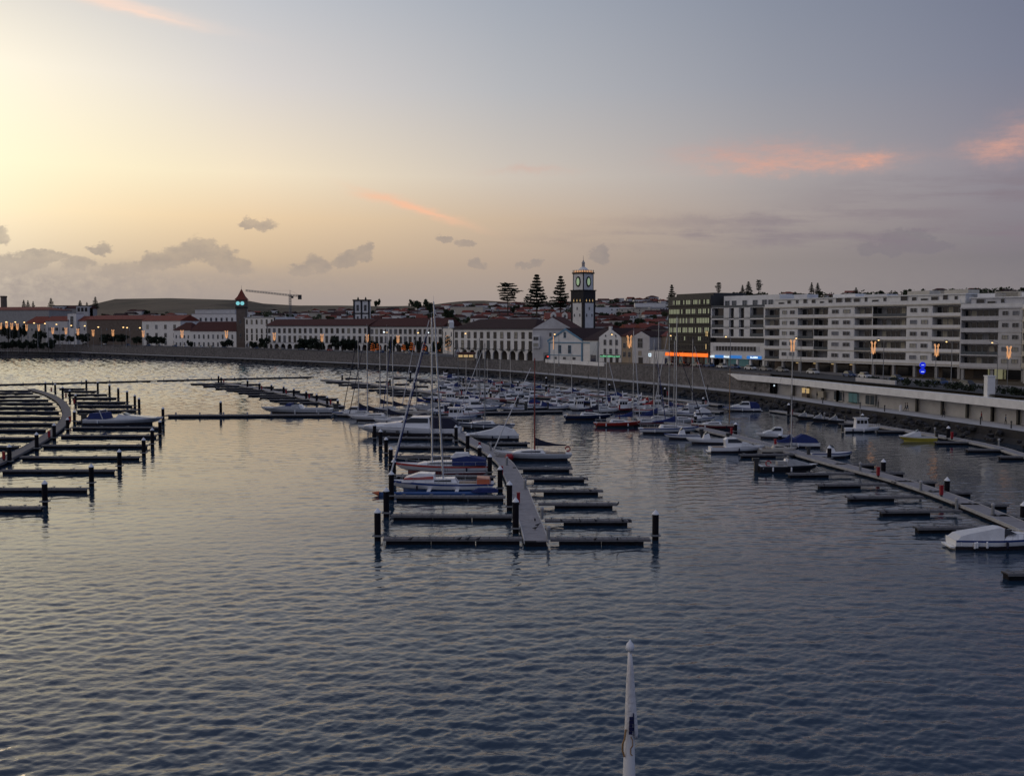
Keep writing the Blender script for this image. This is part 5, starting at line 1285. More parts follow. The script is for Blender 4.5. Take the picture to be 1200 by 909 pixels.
def pile(px, yt, yw, label, red=False):
    p = W(px, yw); z1 = zy(yt, p.y); r = root('mooring_pile', label, 'mooring pile', (p.x, p.y, 0), 0, 'mooring piles of the marina')
    z1 = max(1.3, z1)
    ob('post', shared(('pl', round(z1,1)), lambda: MB().lathe([(.31,-1.6),(.31,round(z1,1)-.45)], 14).mesh('post', M['pile_dark'])), r)
    ob('cap', shared(('pc', round(z1,1)), lambda: MB().lathe([(.345,-.45),(.345,-.38),(.03,0)], 14, (0,0,round(z1,1))).mesh('cap', M['cap_white'])), r)
    ob('collar', shared('pcol', lambda: MB().box(-.46,.46,-.46,-.33,.42,.56).box(-.46,.46,.33,.46,.42,.56).box(-.46,-.33,-.33,.33,.42,.56).box(.33,.46,-.33,.33,.42,.56).mesh('collar', M['metal_grey'])), r)
    return r
def pedestal(px, py, label, red=False):
    p = W(px, py, DZ); 
    if red:
        r = root('fire_cabinet', label, 'fire cabinet', p, 0, 'red fire cabinets on the pontoons')
        ob('cabinet', shared('fc', lambda: MB().box(-.18,.18,-.15,.15,.25,1.3).box(-.21,.21,-.18,.18,1.301,1.37).mesh('cabinet', M['fire_red'])), r); ob('stand', shared('fs', lambda: MB().box(-.12,.12,-.1,.1,0,.249).mesh('stand', M['metal_dark'])), r)
    else:
        r = root('service_pedestal', label, 'pedestal', p, 0, 'service pedestals on the pontoons')
        ob('column', shared('sp', lambda: MB().lathe([(.17,0),(.15,.95)], 10).mesh('column', M['metal_grey'])), r); ob('lamp_cap', shared('sc', lambda: MB().lathe([(.2,.955),(.2,1.15),(.06,1.27)], 10).mesh('lamp_cap', M['pontoon_light'])), r)
# --- centre pier
CP = [(628.5,633.2),(624,618),(616.5,598),(609.5,577),(601,557.5),(590,540),(569,525),(549,515),(535,506),(520,498),(497,488),(478,480)]
walkway('curving grey centre walkway whose near end faces the camera', CP, 2.1)
LC = '%s finger pontoon from the near end, left side of centre pier'
for i, (x0, y0, x1, y1) in enumerate([(449,638,612,638),(458,610,601,610.5),(462,587,592,587.5),(461,562,580,563),(460,538.5,567,539),(465,527,545,527.5),(448,516,531,516.5),(446,505,520,505.5)]):
    finger(LC % nth(i), x0, y0, x1, y1)
RC = '%s finger pontoon from the near end, right side of centre pier'
for i, (x0, y0, x1, y1, u0, u1) in enumerate([(645,638.5,762,638.5,.09,.94),(638.6,616,740,616,.22,.96),(631,596,723,596,.21,.95),(621,580,706.6,580,.19,.94),(611,565,689,565,.19,.95),(601,553,671,553,.17,.95),(581,539,668,539,.1,.95),(571,522.5,621,522.5,.04,.95),(553,512,606,512,.04,.95)]):
    finger(RC % nth(i), x0, y0, x1, y1, 1.0, (u0, u1))
PO = 'white capped pile at the outer end of the %s left finger, centre pier'
for i, (x, yt, yw) in enumerate([(442.6,595,633),(452.7,570,605.5),(458.7,551.5,585),(461.5,537,563),(458,523,548),(452.5,512,534),(446,503,525),(439,496,516)]): pile(x, yt, yw, PO % nth(i))
pile(768, 597, 632.5, 'white capped pile at the tip of the nearest right finger, centre pier')
for i, (x, yt, yw) in enumerate([(604.3,582,624),(597,563,598),(586,546,576),(574,531,557),(562,521,544.5),(548,507,530),(534.5,498,519),(519,491,510)]):
    pile(x, yt, yw, 'white capped pile on the left edge of centre walkway, %s from the near end' % nth(i))
for x, y in ((605.5,584),(586,551),(560,521),(533,503)): pedestal(x+2, y+7, 'red fire cabinet on the centre walkway', True)
for x, y in ((642.5,628),(635,604),(615.5,569),(594,541),(575,524)): pedestal(x, y+4, 'grey service pedestal on the right edge of centre walkway')
# --- left pier
LP = [(-14,546),(0,540),(21,529.5),(42,518.5),(58.5,508),(71,498),(77.5,488),(77,478.5),(70,469),(56,461.5),(36,455.5)]
walkway('curving grey walkway of the left pier, running out of the frame', LP, 1.7, deck='pontoon_deck', edge='pontoon_edge')
f_ = 4.786
LR = '%s finger pontoon from the near end, right side of left pier'
for i, (y, x0, x1) in enumerate([(815,-60,230),(707,-40,487),(600,0,645),(523,110,785),(456,230,830),(399,330,880),(353,395,905),(318,420,770),(254,425,765),(226,428,742),(206,425,705),(182,400,652),(162,375,600),(143,355,540),(129,330,472)]):
    yy = 430+y/f_; finger(LR % nth(i), x0/f_, yy, x1/f_, yy, 1.0, simple=i > 9, joint=.16)
LL_ = '%s finger pontoon from the far end, left side of left pier'
for i, (y, x1) in enumerate([(140,165),(154,185),(172,225),(193,272),(212,297),(236,312),(261,332),(294,337),(330,305),(365,255),(412,195),(462,100)]):
    yy = 430+y/f_; finger(LL_ % nth(i), -60, yy, x1/f_, yy, 1.0, simple=i < 5)
for i, (x, yt, yw) in enumerate([(253,632,775),(514,540,668),(671,460,572),(807,395,497),(855,340,445),(898,295,388),(915,222,315)]):
    pile(x/f_, 430+yt/f_, 430+yw/f_, 'white capped pile at the tip of the %s right finger, left pier' % nth(i))
for i, (x, yt, yw) in enumerate([(781,170,248),(757,152,228),(714,130,208),(664,112,187),(615,95,166),(549,80,148),(485,68,132)]):
    pile(x/f_, 430+yt/f_, 430+yw/f_, 'slim pile beyond the speedboat, %s one outward along left pier fingers' % nth(i))
for i, (x, yt, yw) in enumerate([(54,430,545),(207,365,470),(305,315,410),(380,282,360),(418,240,315),(424,150,215),(392,125,185),(352,108,165),(310,92,145),(255,82,130)]):
    pile(x/f_, 430+yt/f_, 430+yw/f_, 'white capped pile on the right edge of left walkway, %s from near end' % nth(i))
for x, y in ((22,525),(276,400),(393,313),(416,210),(370,175),(288,140)): pedestal(x/f_, 430+y/f_, 'red fire cabinet on the left pier walkway', True)
# long floating booms
def boom(label, x0, y0, x1, y1, w=1.6):
    r = finger(label, x0, y0, x1, y1, w, simple=True, group='floating booms'); r.name = 'floating_boom'; r['category'] = 'floating boom'
    me = shared('bbit', lambda: MB().box(-.14,.14,-.14,.14,0,.55).mesh('bollard', M['pontoon_light'])); L = (W(x1,y1)-W(x0,y0)).length
    for i in range(7): ob('bollard', me, r, (L*(i+.4)/7, w*.5, DZ))
boom('long floating boom across the water behind the left pier', -60, 453.5, 180, 447.5); boom('long floating boom continuing right towards the small middle pier', 181, 447.4, 368, 442.7)
boom('thick floating boom running right from the left pier to the moored yachts', 193, 489.5, 389, 488.8, 2.6)
pile(258.8, 469.5, 486.5, 'single white capped pile standing by the thick floating boom', True)
# --- small middle pier
g_ = 5.217
walkway('diagonal grey walkway of the small pier behind the thick boom', [(255,447.5),(290,452.5),(330,460),(370,468.5),(400,476)], 2.0)
for i, (x, y) in enumerate([(118,162),(195,175),(270,190),(335,203),(410,217),(470,233),(540,246),(600,263),(660,280)]):
    yy = 420+y/g_; xs = 200+x/g_; xe = 200+(330+ (y-162)*4.6)/g_
    finger('%s finger pontoon from the far end, left side of small middle pier' % nth(i), xs, yy, min(xe+8, xs+46), yy, 1.0, simple=True)
for i, (x, y) in enumerate([(400,158),(520,165),(600,182),(680,196),(760,208),(840,225),(920,240),(990,256)]):
    yy = 420+y/g_; finger('%s finger pontoon from the far end, right side of small middle pier' % nth(i), 200+(x-90)/g_, yy, 200+(x+30)/g_, yy, 1.0, simple=True)
for i, (x, yt, yw) in enumerate([(293,100,158),(309,110,160),(470,128,183),(543,145,200),(616,155,208),(691,165,224),(753,180,243),(829,195,258),(893,212,273),(957,228,292),(1022,246,300)]):
    pile(200+x/g_, 420+yt/g_, 420+yw/g_, '%s white capped pile along the small middle pier, counted from its far end' % nth(i))
for x, y in ((325,152),(557,193),(706,218),(847,247),(978,285)): pedestal(200+x/g_, 420+y/g_, 'red fire cabinet on the small middle pier', True)
# --- far pier behind the masts and shore pontoons
walkway('far grey walkway behind the masts, leading to the motorboats', [(378,444.5),(420,448),(460,453),(500,458.5),(550,464),(610,470),(660,475.5),(700,480)], 2.0)
for i, (x, y, x1) in enumerate([(381,449,424),(396,452,440),(411,454.5,462),(431,458,478),(441,461,492),(455.5,464,506)]): finger('%s finger pontoon from the far end, near side of far masts pier' % nth(i), x, y, x1, y, 1.0, simple=True)
for i, (x, y, x1) in enumerate([(404,444.5,424),(440,448.5,458),(462,451.5,480),(484,454,502)]): finger('%s finger pontoon from the far end, shore side of far masts pier' % nth(i), x, y, x1, y, 1.0, simple=True)
walkway('far grey walkway along the motorboats below the sea wall', [(458,440.5),(500,444),(545,449.5),(600,455.5),(650,461),(700,466.5),(760,474),(800,479),(846,482)], 2.0)
for i, (x, y, x1) in enumerate([(461,444,478),(476,446.5,498),(491,448.5,510)]): finger('%s short finger pontoon at the far end of the motorboat walkway' % nth(i), x, y, x1, y, 1.0, simple=True)
walkway('pale pontoon walkway close under the quay rocks in the middle', [(525,439.8),(560,442.5),(610,447.5),(660,453),(720,460),(790,467.5),(845,474)], 1.8)
for x, yt, yw in ((401,438,446.5),(457,443,453),(481,434.5,445.5),(486,446.5,458),(516,451,460),(543,441,451),(545,453.5,463.5),(575,443,453),(575,458.5,468),(607,446.5,456),(606.5,464,475),(640,441.5,453),(640,450.5,461),(674,454.5,463),(714,449.5,460),(730,471,481),(748,463.5,474),(779,454,468),(824,465,478),(815,485,500)):
    pile(x, yt, yw, 'dark pile with white cap among the boats below the sea wall')
for x, y in ((455,453),(541,463),(579,453),(604,472),(643,461),(546,449),(726,481),(782,464),(827,476),(811,499)): pedestal(x, y, 'red fire cabinet among the boats below the sea wall', True)
r = finger('broad floating pontoon in front of the white motorboats, middle of harbour', 566, 486, 661, 484.3, 2.4, simple=True)
# --- right pier
walkway('straight grey walkway of the right pier running out of the frame', [(1240,634),(1200,616.5),(1150,596),(1100,577),(1050,561),(1000,548),(964,538.5),(905,522),(850,508),(800,497),(745,487)], 2.2)
for i, (x0, x1, y) in enumerate([(1181,1260,680),(1075,1150,625),(1032,1127,605),(994,1082,588),(959,1040,573),(924,1001,560),(868,935,537)]): finger('%s finger pontoon from the near end, left side of right pier' % nth(i), x0, y, x1, y-1, 1.0, (.03,.62) if i else None)
for i, (x0, x1, y) in enumerate([(1165,1230,611),(1120,1182,597),(1090,1139,582),(1048,1097.5,569.5),(1022,1060,558.5),(980,1026,548.5),(950,998,535)]): finger('%s finger pontoon from the near end, right side of right pier' % nth(i), x0, y, x1, y, 1.0, (.3,.98))
for i, (x, yt, yw) in enumerate([(1199,587,612),(1109.5,558.5,581),(1035,537,557),(971.7,521.5,540),(914,507.5,523),(862,494.5,508)]): pile(x, yt, yw, 'white capped pile on the right pier, %s from the near end' % nth(i))
for x, y in ((1103,580),(1029,557),(908.5,522),(857,508)): pedestal(x, y+2, 'red fire cabinet on the right pier', True)
for x, y in ((1163.5,601),(1121,594),(1079,573),(1008,550)): pedestal(x, y+2, 'grey service pedestal on the right pier')
walkway('pale pontoon walkway under the quay rocks at right', [(1260,549),(1200,533),(1170,524),(1130,515.5),(1090,508.5),(1040,500.5),(998,494),(950,486.5),(905,480.5)], 1.6)
for i, (x0, y0, x1, y1) in enumerate([(1172,539,1240,539),(1134,530.5,1178,530.5),(1097,521.5,1138,521.5),(1029,508,1060,508),(984,499.5,1001,499.5)]): finger('%s short finger pontoon from the right edge, below the quay rocks' % nth(i), x0, y0, x1, y1, 1.0, simple=True)
pile(1111, 499, 516.5, 'white capped pile at the pontoon right of the yellow boat'); pile(1010.5, 484, 497, 'white capped pile behind the white pilot boat'); pile(924, 472, 488, 'white capped pile beside the dinghies under the quay')
for x, y in ((1115.5,515),(928,487)): pedestal(x, y, 'red fire cabinet on the pontoon under the quay rocks', True)
for x, y in ((1095.5,508.5),(1170.5,522.5),(966,490)): pedestal(x, y, 'grey service pedestal on the pontoon under the quay rocks')

# ================================================================ boats
def hull_mb(L, B, F, sail=True, sheer=.35):
    n_ = 16; secs = []
    for i in range(n_+1):
        t = i/n_
        s0 = .72 if sail else .93
        if t < .42: b = B/2*(s0+(1-s0)*math.sin(math.pi/2*t/.42))
        else: b = B/2*max(0.004, max(0.0, math.cos(math.pi/2*((t-.42)/.58)))**(.75 if sail else .6))
        g = F*(.92+sheer*max(0, (t-.25)/.75)**2)
        fine = 1-.10*t*t; xg = -L/2+L*t; xw = -L/2+(.06*L if sail else .0)*(1-t)+L*t*(.93-.07*t) 
        bw = b*(.84-.22*t) if sail else b*(.90-.35*t*t)
        secs.append([(xg,b,g),(xg*.97+xw*.03,b*.99,g*.8),(xw*.5+xg*.5,(b+bw)/2+.02,g*.42),(xw,bw,.20+.012*L),(xw,bw*.97,.02),(xw*.98,bw*.6,-.35),(xw*.98,0,-.5),(xw*.98,-bw*.6,-.35),(xw,-bw*.97,.02),(xw,-bw,.20+.012*L),(xw*.5+xg*.5,-(b+bw)/2-.02,g*.42),(xg*.97+xw*.03,-b*.99,g*.8),(xg,-b,g)])
    return secs
def hull_mesh(L, B, F, sail, m, m2='antifoul', sheer=.35, stripe=None):
    def f():
        secs = hull_mb(L, B, F, sail, sheer); mb = MB(); k_ = len(secs[0])
        for j in range(len(secs)-1):
            for i in range(k_-1):
                q = [secs[j][i], secs[j+1][i], secs[j+1][i+1], secs[j][i+1]]
                mi = 1 if 3 <= i <= 8 else (2 if stripe and i in (0, 11) else 0)  # antifoul band, carried higher so its colour imitates the dark reflection under boats
                mb.add(q, [(0,1,2,3)], mi)
        s = secs[0]; mb.add(s, [tuple(range(k_-1,-1,-1))], 0)
        return mb.mesh('hull', [M[m], M[m2], M[stripe or m]], False)
    return shared(('hull', L, B, F, sail, m, m2, sheer, stripe), f)
def deck_mesh(L, B, F, sail, m, sheer=.35, drop=.03):
    def f():
        secs = hull_mb(L, B, F, sail, sheer); mb = MB()
        for j in range(len(secs)-1):
            a, b_, c, d = secs[j][0], secs[j+1][0], secs[j+1][-1], secs[j][-1]
            mb.add([(p[0], p[1]*.985, p[2]-drop) for p in (d, c, b_, a)], [(0,1,2,3)])
        return mb.mesh('deck', M[m])
    return shared(('deck', L, B, F, sail, m, sheer, drop), f)
def sheerz(L, F, x, sheer=.35): return F*(.92+sheer*max(0, (((x+L/2)/L)-.25)/.75)**2)
def cab_mb(prof, wb, wt, mi=0):     # cabin: side profile [(x,z)] tapering from width wb at the bottom to wt at the top
    z0 = min(p[1] for p in prof); z1 = max(p[1] for p in prof)
    hw = lambda z: (wb+(wt-wb)*(z-z0)/max(.01, z1-z0))/2
    return MB().loft([[(x,-hw(z),z) for x,z in prof], [(x,hw(z),z) for x,z in prof]], mi)
def hull_point(L, B, sail, x, u):   # half breadth at x
    t = (x+L/2)/L; s0 = .72 if sail else .93
    b = B/2*(s0+(1-s0)*math.sin(math.pi/2*t/.42)) if t < .42 else B/2*max(0, math.cos(math.pi/2*min(1,(t-.42)/.58)))**(.75 if sail else .6)
    return b*u
def rail_mesh(L, B, F, sail, sheer, x0=.05, h=.6, r_=.022):
    def f():
        mb = MB(); pts = []
        for s in (1, -1):
            ps = []
            for i in range(9):
                x = L*(x0+(.495-x0)*i/8); z = sheerz(L, F, x, sheer); y = s*hull_point(L, B, sail, x, .93)
                ps.append((x,y,z+h)); mb.tube((x,y,z-.02),(x,y,z+h),r_,r_,4)
            mb.path(ps, r_, 4)
        return mb.mesh('rail', M['alu'])
    return shared(('rail', L, B, F, sail, sheer, x0), f)
def fender(par, x, y, z, m='cap_white'): ob('fender', shared(('fen', m), lambda: MB().lathe([(.03,-.34),(.115,-.26),(.115,.2),(.03,.3)], 8).mesh('fender', M[m])), par, (x, y, z))
def moor(r, L, B, F):
    if L < 7.5: return
    mb = MB()
    for x, dx in ((.42, .05), (-.44, -.04)):
        for sg in (-1, 1):
            a = Vector((x*L, sg*B*(.14 if x > 0 else .36), F*(1.1 if x > 0 else .92))); b_ = Vector((x*L+dx*L, sg*(B*.5+.7), .6)); m_ = a.lerp(b_, .5)-Vector((0,0,.12))
            mb.path([a, m_, b_], .022, 4)
    ob('mooring_line', mb.mesh('mooring_line', M['rope_white']), r)
BG = 'boats moored in the marina'
def place(px, py, lpx, head, Lm=None):
    p = W(px, py); D = p.y; c = abs(math.cos(R(head)))
    L = Lm or max(4.0, lpx/1200*D/max(.35, c))
    return p, round(L*2)/2
def sailboat(px, py, lpx, head, label, hull='gel_white', mast_top=None, sail='canvas_blue', mastm='alu', stripe=None, Lm=None, jib='canvas_white', m2='antifoul', canopy=None, mast_u=.08, lean=0.0, mast2=False):
    p, L = place(px, py, lpx, head, Lm); B = L*.29; F = .62+L*.045; sh = .32
    r = root('sailing_yacht', label, 'sailing yacht', (p.x,p.y+ (B*.45 if abs(math.cos(R(head)))>.5 else 0),0), R(head), BG)
    ob('hull', hull_mesh(L,B,F,True,hull,m2,sh,stripe), r); ob('deck', deck_mesh(L,B,F,True,'deck_white',sh), r)
    zc = F*1.0-.05; c = [(-.16*L,zc),(.26*L,zc+.1),(.20*L,zc+.33),(.05*L,zc+.50),(-.13*L,zc+.55)]
    cb_ = ob('cabin', cab_mb(c, B*.62, B*.46).mesh('cabin', M['gel_white' if hull != 'gel_cream' else 'gel_cream']), r)
    ob('window', cab_mb([(-.10*L,zc+.20),(.15*L,zc+.24),(.12*L,zc+.36),(-.10*L,zc+.40)], B*.605, B*.56).mesh('window', M['glass_dark']), cb_)
    ob('cockpit', MB().box(-.42*L,-.17*L,-B*.24,B*.24,zc-.12,zc+.02).mesh('cockpit', M['deck_teak']), r)
    hm = (zy(mast_top, p.y)) if mast_top else L*1.25
    mx = L*mast_u; lx = lean*hm
    mt_ = MB(); rm = max(.085, .0095*L); mt_.tube((mx,0,zc+.2),(mx+lx,0,hm),rm,rm*.72,8)
    for u in (.42,.70): mt_.tube((mx+lx*u,-L*.075*(1.3-u),zc+(hm-zc)*u),(mx+lx*u,L*.075*(1.3-u),zc+(hm-zc)*u),.03,.03,5)
    mt_.tube((mx+lx,0,hm),(mx+lx,0,hm+.7),.02,.012,4)
    ob('mast', mt_.mesh('mast', M[mastm]), r)
    bl = L*.40; zb_ = zc+1.15
    bo = ob('boom', MB().tube((mx-.05,0,zb_),(mx-bl,0,zb_+.05),.06,.05,7).mesh('boom', M[mastm]), r)
    if sail:
        secs = []
        for i in range(7):
            u = i/6; x = mx-.12-(bl-.2)*u; hh = (.95*(1-u)**2.2+.24-.1*u); w_ = .20-.08*u
            secs.append([(x,-w_,zb_-.08),(x,w_,zb_-.08),(x,w_*.85,zb_+hh*.6),(x,0,zb_+hh),(x,-w_*.85,zb_+hh*.6)])
        ob('sail_cover', MB().loft(secs).mesh('sail_cover', M[sail]), bo)
    rg = MB(); top = (mx+lx,0,hm-.1); rr = .018
    rg.tube(top,(-.47*L,0,F+.1),rr,rr,4); rg.tube(top,(.49*L,0,F*1.25),rr,rr,4)
    for s in (-1,1):
        rg.tube(top,(mx-.1,s*B*.46,F),rr,rr,4); rg.tube((mx+lx*.55,0,zc+(hm-zc)*.55),(mx-.5,s*B*.45,F),rr,rr,4); rg.tube((mx+lx*.55,0,zc+(hm-zc)*.55),(mx+.5,s*B*.45,F),rr,rr,4)
    ob('rigging', rg.mesh('rigging', M['rope']), r)
    if jib:
        a = Vector((.485*L,0,F*1.25+.25)); b_ = Vector(top); e = a.lerp(b_, .9)
        ob('furled_jib', MB().tube(a,e,.10,.05,7).mesh('furled_jib', M[jib]), r)
    ob('rail', rail_mesh(L,B,F,True,sh,-.46), r)
    for u in (-.25, .02, .22):
        for sg in ((-1, 1) if L > 8 else ()):
            if random.random() < .6: fender(r, u*L, sg*(hull_point(L,B,True,u*L,1.0)+.10), F*.55, random.choice(['cap_white','canvas_navy','cap_white']))
    moor(r, L, B, F)
    if canopy: ob('canopy', cab_mb([(-.38*L,zc+.05),(-.10*L,zc+.5),(-.12*L,zc+1.05),(-.20*L,zc+1.35),(-.36*L,zc+1.25)], B*.56, B*.44).mesh('canopy', M[canopy]), r)
    return r, L, B, F
def motorboat(px, py, lpx, head, label, hull='gel_white', kind='cruiser', cover=None, stripe='stripe_blue', Lm=None, m2='antifoul', cat='motorboat'):
    p, L = place(px, py, lpx, head, Lm); B = L*.33 if L < 9 else L*.30; F = .55+L*.05; sh = .30
    r = root('motor_yacht' if kind in ('yacht','fly') else 'motorboat', label, cat, (p.x,p.y+(B*.45 if abs(math.cos(R(head)))>.5 else 0),0), R(head), BG)
    ob('hull', hull_mesh(L,B,F,False,hull,m2,sh,stripe), r); ob('deck', deck_mesh(L,B,F,False,'deck_white',sh), r)
    z = F*.92-.03; hgt = min(2.1, .64+L*.095)
    for u in (-.30, .0):
        for sg in ((-1, 1) if L > 6.5 else ()):
            if random.random() < .7: fender(r, u*L, sg*(hull_point(L,B,False,u*L,1.0)+.10), F*.55, random.choice(['cap_white','canvas_navy','cap_white']))
    moor(r, L, B, F)
    if kind in ('cruiser','yacht','fly'):
        w = B*.80
        pr = [(-.22*L,z),(.30*L,z+F*.22),(.20*L,z+hgt*.42),(.06*L,z+hgt*.58),(-.03*L,z+hgt),(-.20*L,z+hgt*1.02),(-.24*L,z+hgt*.8)]
        cb_ = ob('cabin', cab_mb(pr, w, w*.72).mesh('cabin', M['gel_white']), r)
        wi = [(-.19*L,z+hgt*.50),(.05*L,z+hgt*.50),(.072*L,z+hgt*.56),(-.025*L,z+hgt*.93),(-.19*L,z+hgt*.90)]
        ob('window', cab_mb(wi, w*.885, w*.775).mesh('window', M['glass_dark']), cb_)
        ob('windscreen', MB().add([(.066*L,-w*.36,z+hgt*.59),(.066*L,w*.36,z+hgt*.59),(-.018*L,w*.32,z+hgt*.955),(-.018*L,-w*.32,z+hgt*.955)],[(0,1,2,3)]).add([(.052*L,-w*.36,z+hgt*.585),(.052*L,w*.36,z+hgt*.585),(-.032*L,w*.32,z+hgt*.95),(-.032*L,-w*.32,z+hgt*.95)],[(3,2,1,0)]).mesh('windscreen', M['glass_dark']), cb_)
        if kind == 'fly':
            ob('flybridge', cab_mb([(-.26*L,z+hgt*1.03),(.0*L,z+hgt*1.03),(.03*L,z+hgt*1.42),(-.02*L,z+hgt*1.30),(-.24*L,z+hgt*1.25)], w*.74, w*.62).mesh('flybridge', M['gel_white']), r)
            ob('radar_arch', MB().path([(-.22*L,-w*.36,z+hgt),(-.24*L,-w*.34,z+hgt*1.7),(-.24*L,w*.34,z+hgt*1.7),(-.22*L,w*.36,z+hgt)], .07, 6).mesh('radar_arch', M['gel_white']), r)
        if kind == 'yacht': ob('antenna', MB().tube((-.18*L,.3,z+hgt),(-.2*L,.3,z+hgt+2.2),.02,.01,4).mesh('antenna', M['alu']), r)
        ob('cockpit', MB().box(-.46*L,-.25*L,-B*.36,B*.36,z-.15,z+.05).mesh('cockpit', M['deck_teak']), r)
        if cover: ob('cover', cab_mb([(-.47*L,z+.05),(-.22*L,z+.05),(-.20*L,z+hgt*.98),(-.40*L,z+hgt*.90),(-.47*L,z+hgt*.45)], B*.82, B*.62).mesh('cover', M[cover]), r)
        ob('rail', rail_mesh(L,B,F,False,sh,.06,.5), r); ob('swim_platform', MB().box(-.55*L,-.502*L,-B*.40,B*.40,.18,.30).mesh('swim_platform', M['gel_white']), r)
    elif kind == 'covered':       # whole boat under a sagging tarpaulin
        pr = [(-.49*L,z-.15),(.46*L,z+.12),(.25*L,z+hgt*.30),(.02*L,z+hgt*.62),(-.12*L,z+hgt*1.08),(-.22*L,z+hgt*1.0),(-.42*L,z+hgt*.55)]
        ob('cover', cab_mb(pr, B*.94, B*.36).mesh('cover', M[cover or 'canvas_white']), r)
        ob('fender', MB().lathe([(.05,-.5),(.16,-.38),(.16,.28),(.05,.4)], 8, (-.1*L,-B*.50,F*.5)).mesh('fender', M['cap_white']), r)
    elif kind == 'pilot':
        w = B*.66; cb_ = ob('cabin', cab_mb([(-.20*L,z),(.16*L,z),(.12*L,z+1.9),(-.18*L,z+1.9)], w, w*.9).mesh('cabin', M['gel_white']), r)
        for x0, x1 in ((-.17,-.09),(-.07,.01),(.03,.11)): ob('window', MB().box(x0*L,x1*L,-w*.5-.004,w*.5+.004,z+.95,z+1.6).mesh('window', M['glass_dark']), cb_)
        ob('cabin_roof', MB().box(-.22*L,.16*L,-w*.52,w*.52,z+1.91,z+2.05).mesh('cabin_roof', M['gel_white']), r); ob('antenna', MB().tube((-.05*L,0,z+2.05),(-.06*L,0,z+4.3),.03,.015,5).mesh('antenna', M['alu']), r)
        ob('rail', rail_mesh(L,B,F,False,sh,.1,.55), r); ob('outboard', MB().box(-.56*L,-.502*L,-.2,.2,.1,F+.5).mesh('outboard', M['metal_dark']), r)
    elif kind == 'sport': pass
    else:                          # open boat with console or spray hood
        ob('cockpit', MB().box(-.44*L,.12*L,-B*.34,B*.34,z-.2,z+.045).mesh('cockpit', M['wall_grey']), r)
        co_ = ob('console', cab_mb([(-.10*L,z+.05),(.10*L,z+.05),(.05*L,z+.85),(-.06*L,z+.95)], B*.42, B*.34).mesh('console', M['gel_white']), r)
        ob('windscreen', cab_mb([(.02*L,z+.86),(.06*L,z+.86),(.0*L,z+1.3),(-.03*L,z+1.3)], B*.40, B*.36).mesh('windscreen', M['glass_blue']), co_)
        if cover: ob('cover', cab_mb([(-.05*L,z+.06),(.36*L,z+.18),(.18*L,z+.62),(-.02*L,z+1.05)], B*.84, B*.5).mesh('cover', M[cover]), r)
        ob('outboard', MB().box(-.57*L,-.502*L,-.2,.2,.0,F+.55).box(-.60*L,-.49*L,-.24,.24,F+.551,F+.95).mesh('outboard', M['metal_dark']), r)
    return r, L, B, F
# --- speedboat on the left pier
r, L, B, F = motorboat(142, 498, 93, 0, 'long grey speedboat with blue canopy moored on the left pier', 'gel_grey', 'none0', None, None) if False else motorboat(142, 498.3, 92, 0, 'long grey speedboat with blue canopy moored on the left pier', 'gel_grey', 'open', None, 'gel_white')
z = F*.92
ob('foredeck', cab_mb([(-.10*L,z),(.44*L,z+.22),(.16*L,z+.62),(-.06*L,z+.95)], B*.78, B*.42).mesh('foredeck', M['gel_grey']), r); ob('canopy', cab_mb([(-.46*L,z+.05),(-.20*L,z+.05),(-.22*L,z+1.35),(-.42*L,z+1.15)], B*.80, B*.62).mesh('canopy', M['canvas_blue']), r)
ob('arch', MB().path([(-.24*L,-B*.42,z),(-.29*L,-B*.36,z+1.75),(-.29*L,B*.36,z+1.75),(-.24*L,B*.42,z)], .1, 6).mesh('arch', M['gel_grey']), r)
# --- long low boat beyond the thick boom
r, L, B, F = motorboat(346, 485.6, 86, 180, 'long low grey launch lying behind the thick floating boom', 'gel_grey', 'open', 'canvas_grey', None)
ob('rail', rail_mesh(L,B,F,False,.3,-.1,.55), r); ob('hood', cab_mb([(.06*L,F),(.16*L,F+.05),(.13*L,F+1.1),(.07*L,F+1.1)], B*.7, B*.6).mesh('hood', M['canvas_blue']), r)
# --- left side of the centre pier
r, L, B, F = sailboat(516, 578, 128, 180, 'white trimaran sailboat with red and blue stripes, nearest yacht on centre pier', 'gel_white', 353, None, 'alu', 'stripe_blue', jib='canvas_white', mast_u=-.02, lean=.048, m2='hull_blue')
z = F
ob('pilothouse', cab_mb([(.06*L,z),(.37*L,z+.05),(.34*L,z+.55),(.20*L,z+1.15),(.06*L,z+1.05)], B*.66, B*.5).mesh('pilothouse', M['gel_white']), r); ob('red_band', cab_mb([(.07*L,z+.45),(.35*L,z+.42),(.33*L,z+.60),(.07*L,z+.78)], B*.652, B*.60).mesh('red_band', M['stripe_red']), r)
fo = MB(); secs = []
for i in range(11):
    t = i/10; x = -.42*L+.98*L*t; q = .30*math.sin(math.pi*min(1, .18+t*.82))**.6+.03; secs.append([(x,-q,.05),(x,-q*.9,.38),(x,0,.50),(x,q*.9,.38),(x,q,.05),(x,0,-.3)])
ob('outrigger', fo.loft(secs).mesh('outrigger', M['hull_blue']), r, (0, B*.95, 0)); ob('outrigger_tip', MB().tube((.555*L,0,.30),(.62*L,0,.42),.30,.04,8).mesh('outrigger_tip', M['hull_orange']), r, (0, B*.95, 0))
for x in (.10*L,-.16*L): ob('cross_beam', MB().box(x-.22,x+.22,B*.3,B*.95,.42,.56).mesh('cross_beam', M['gel_white']), r)
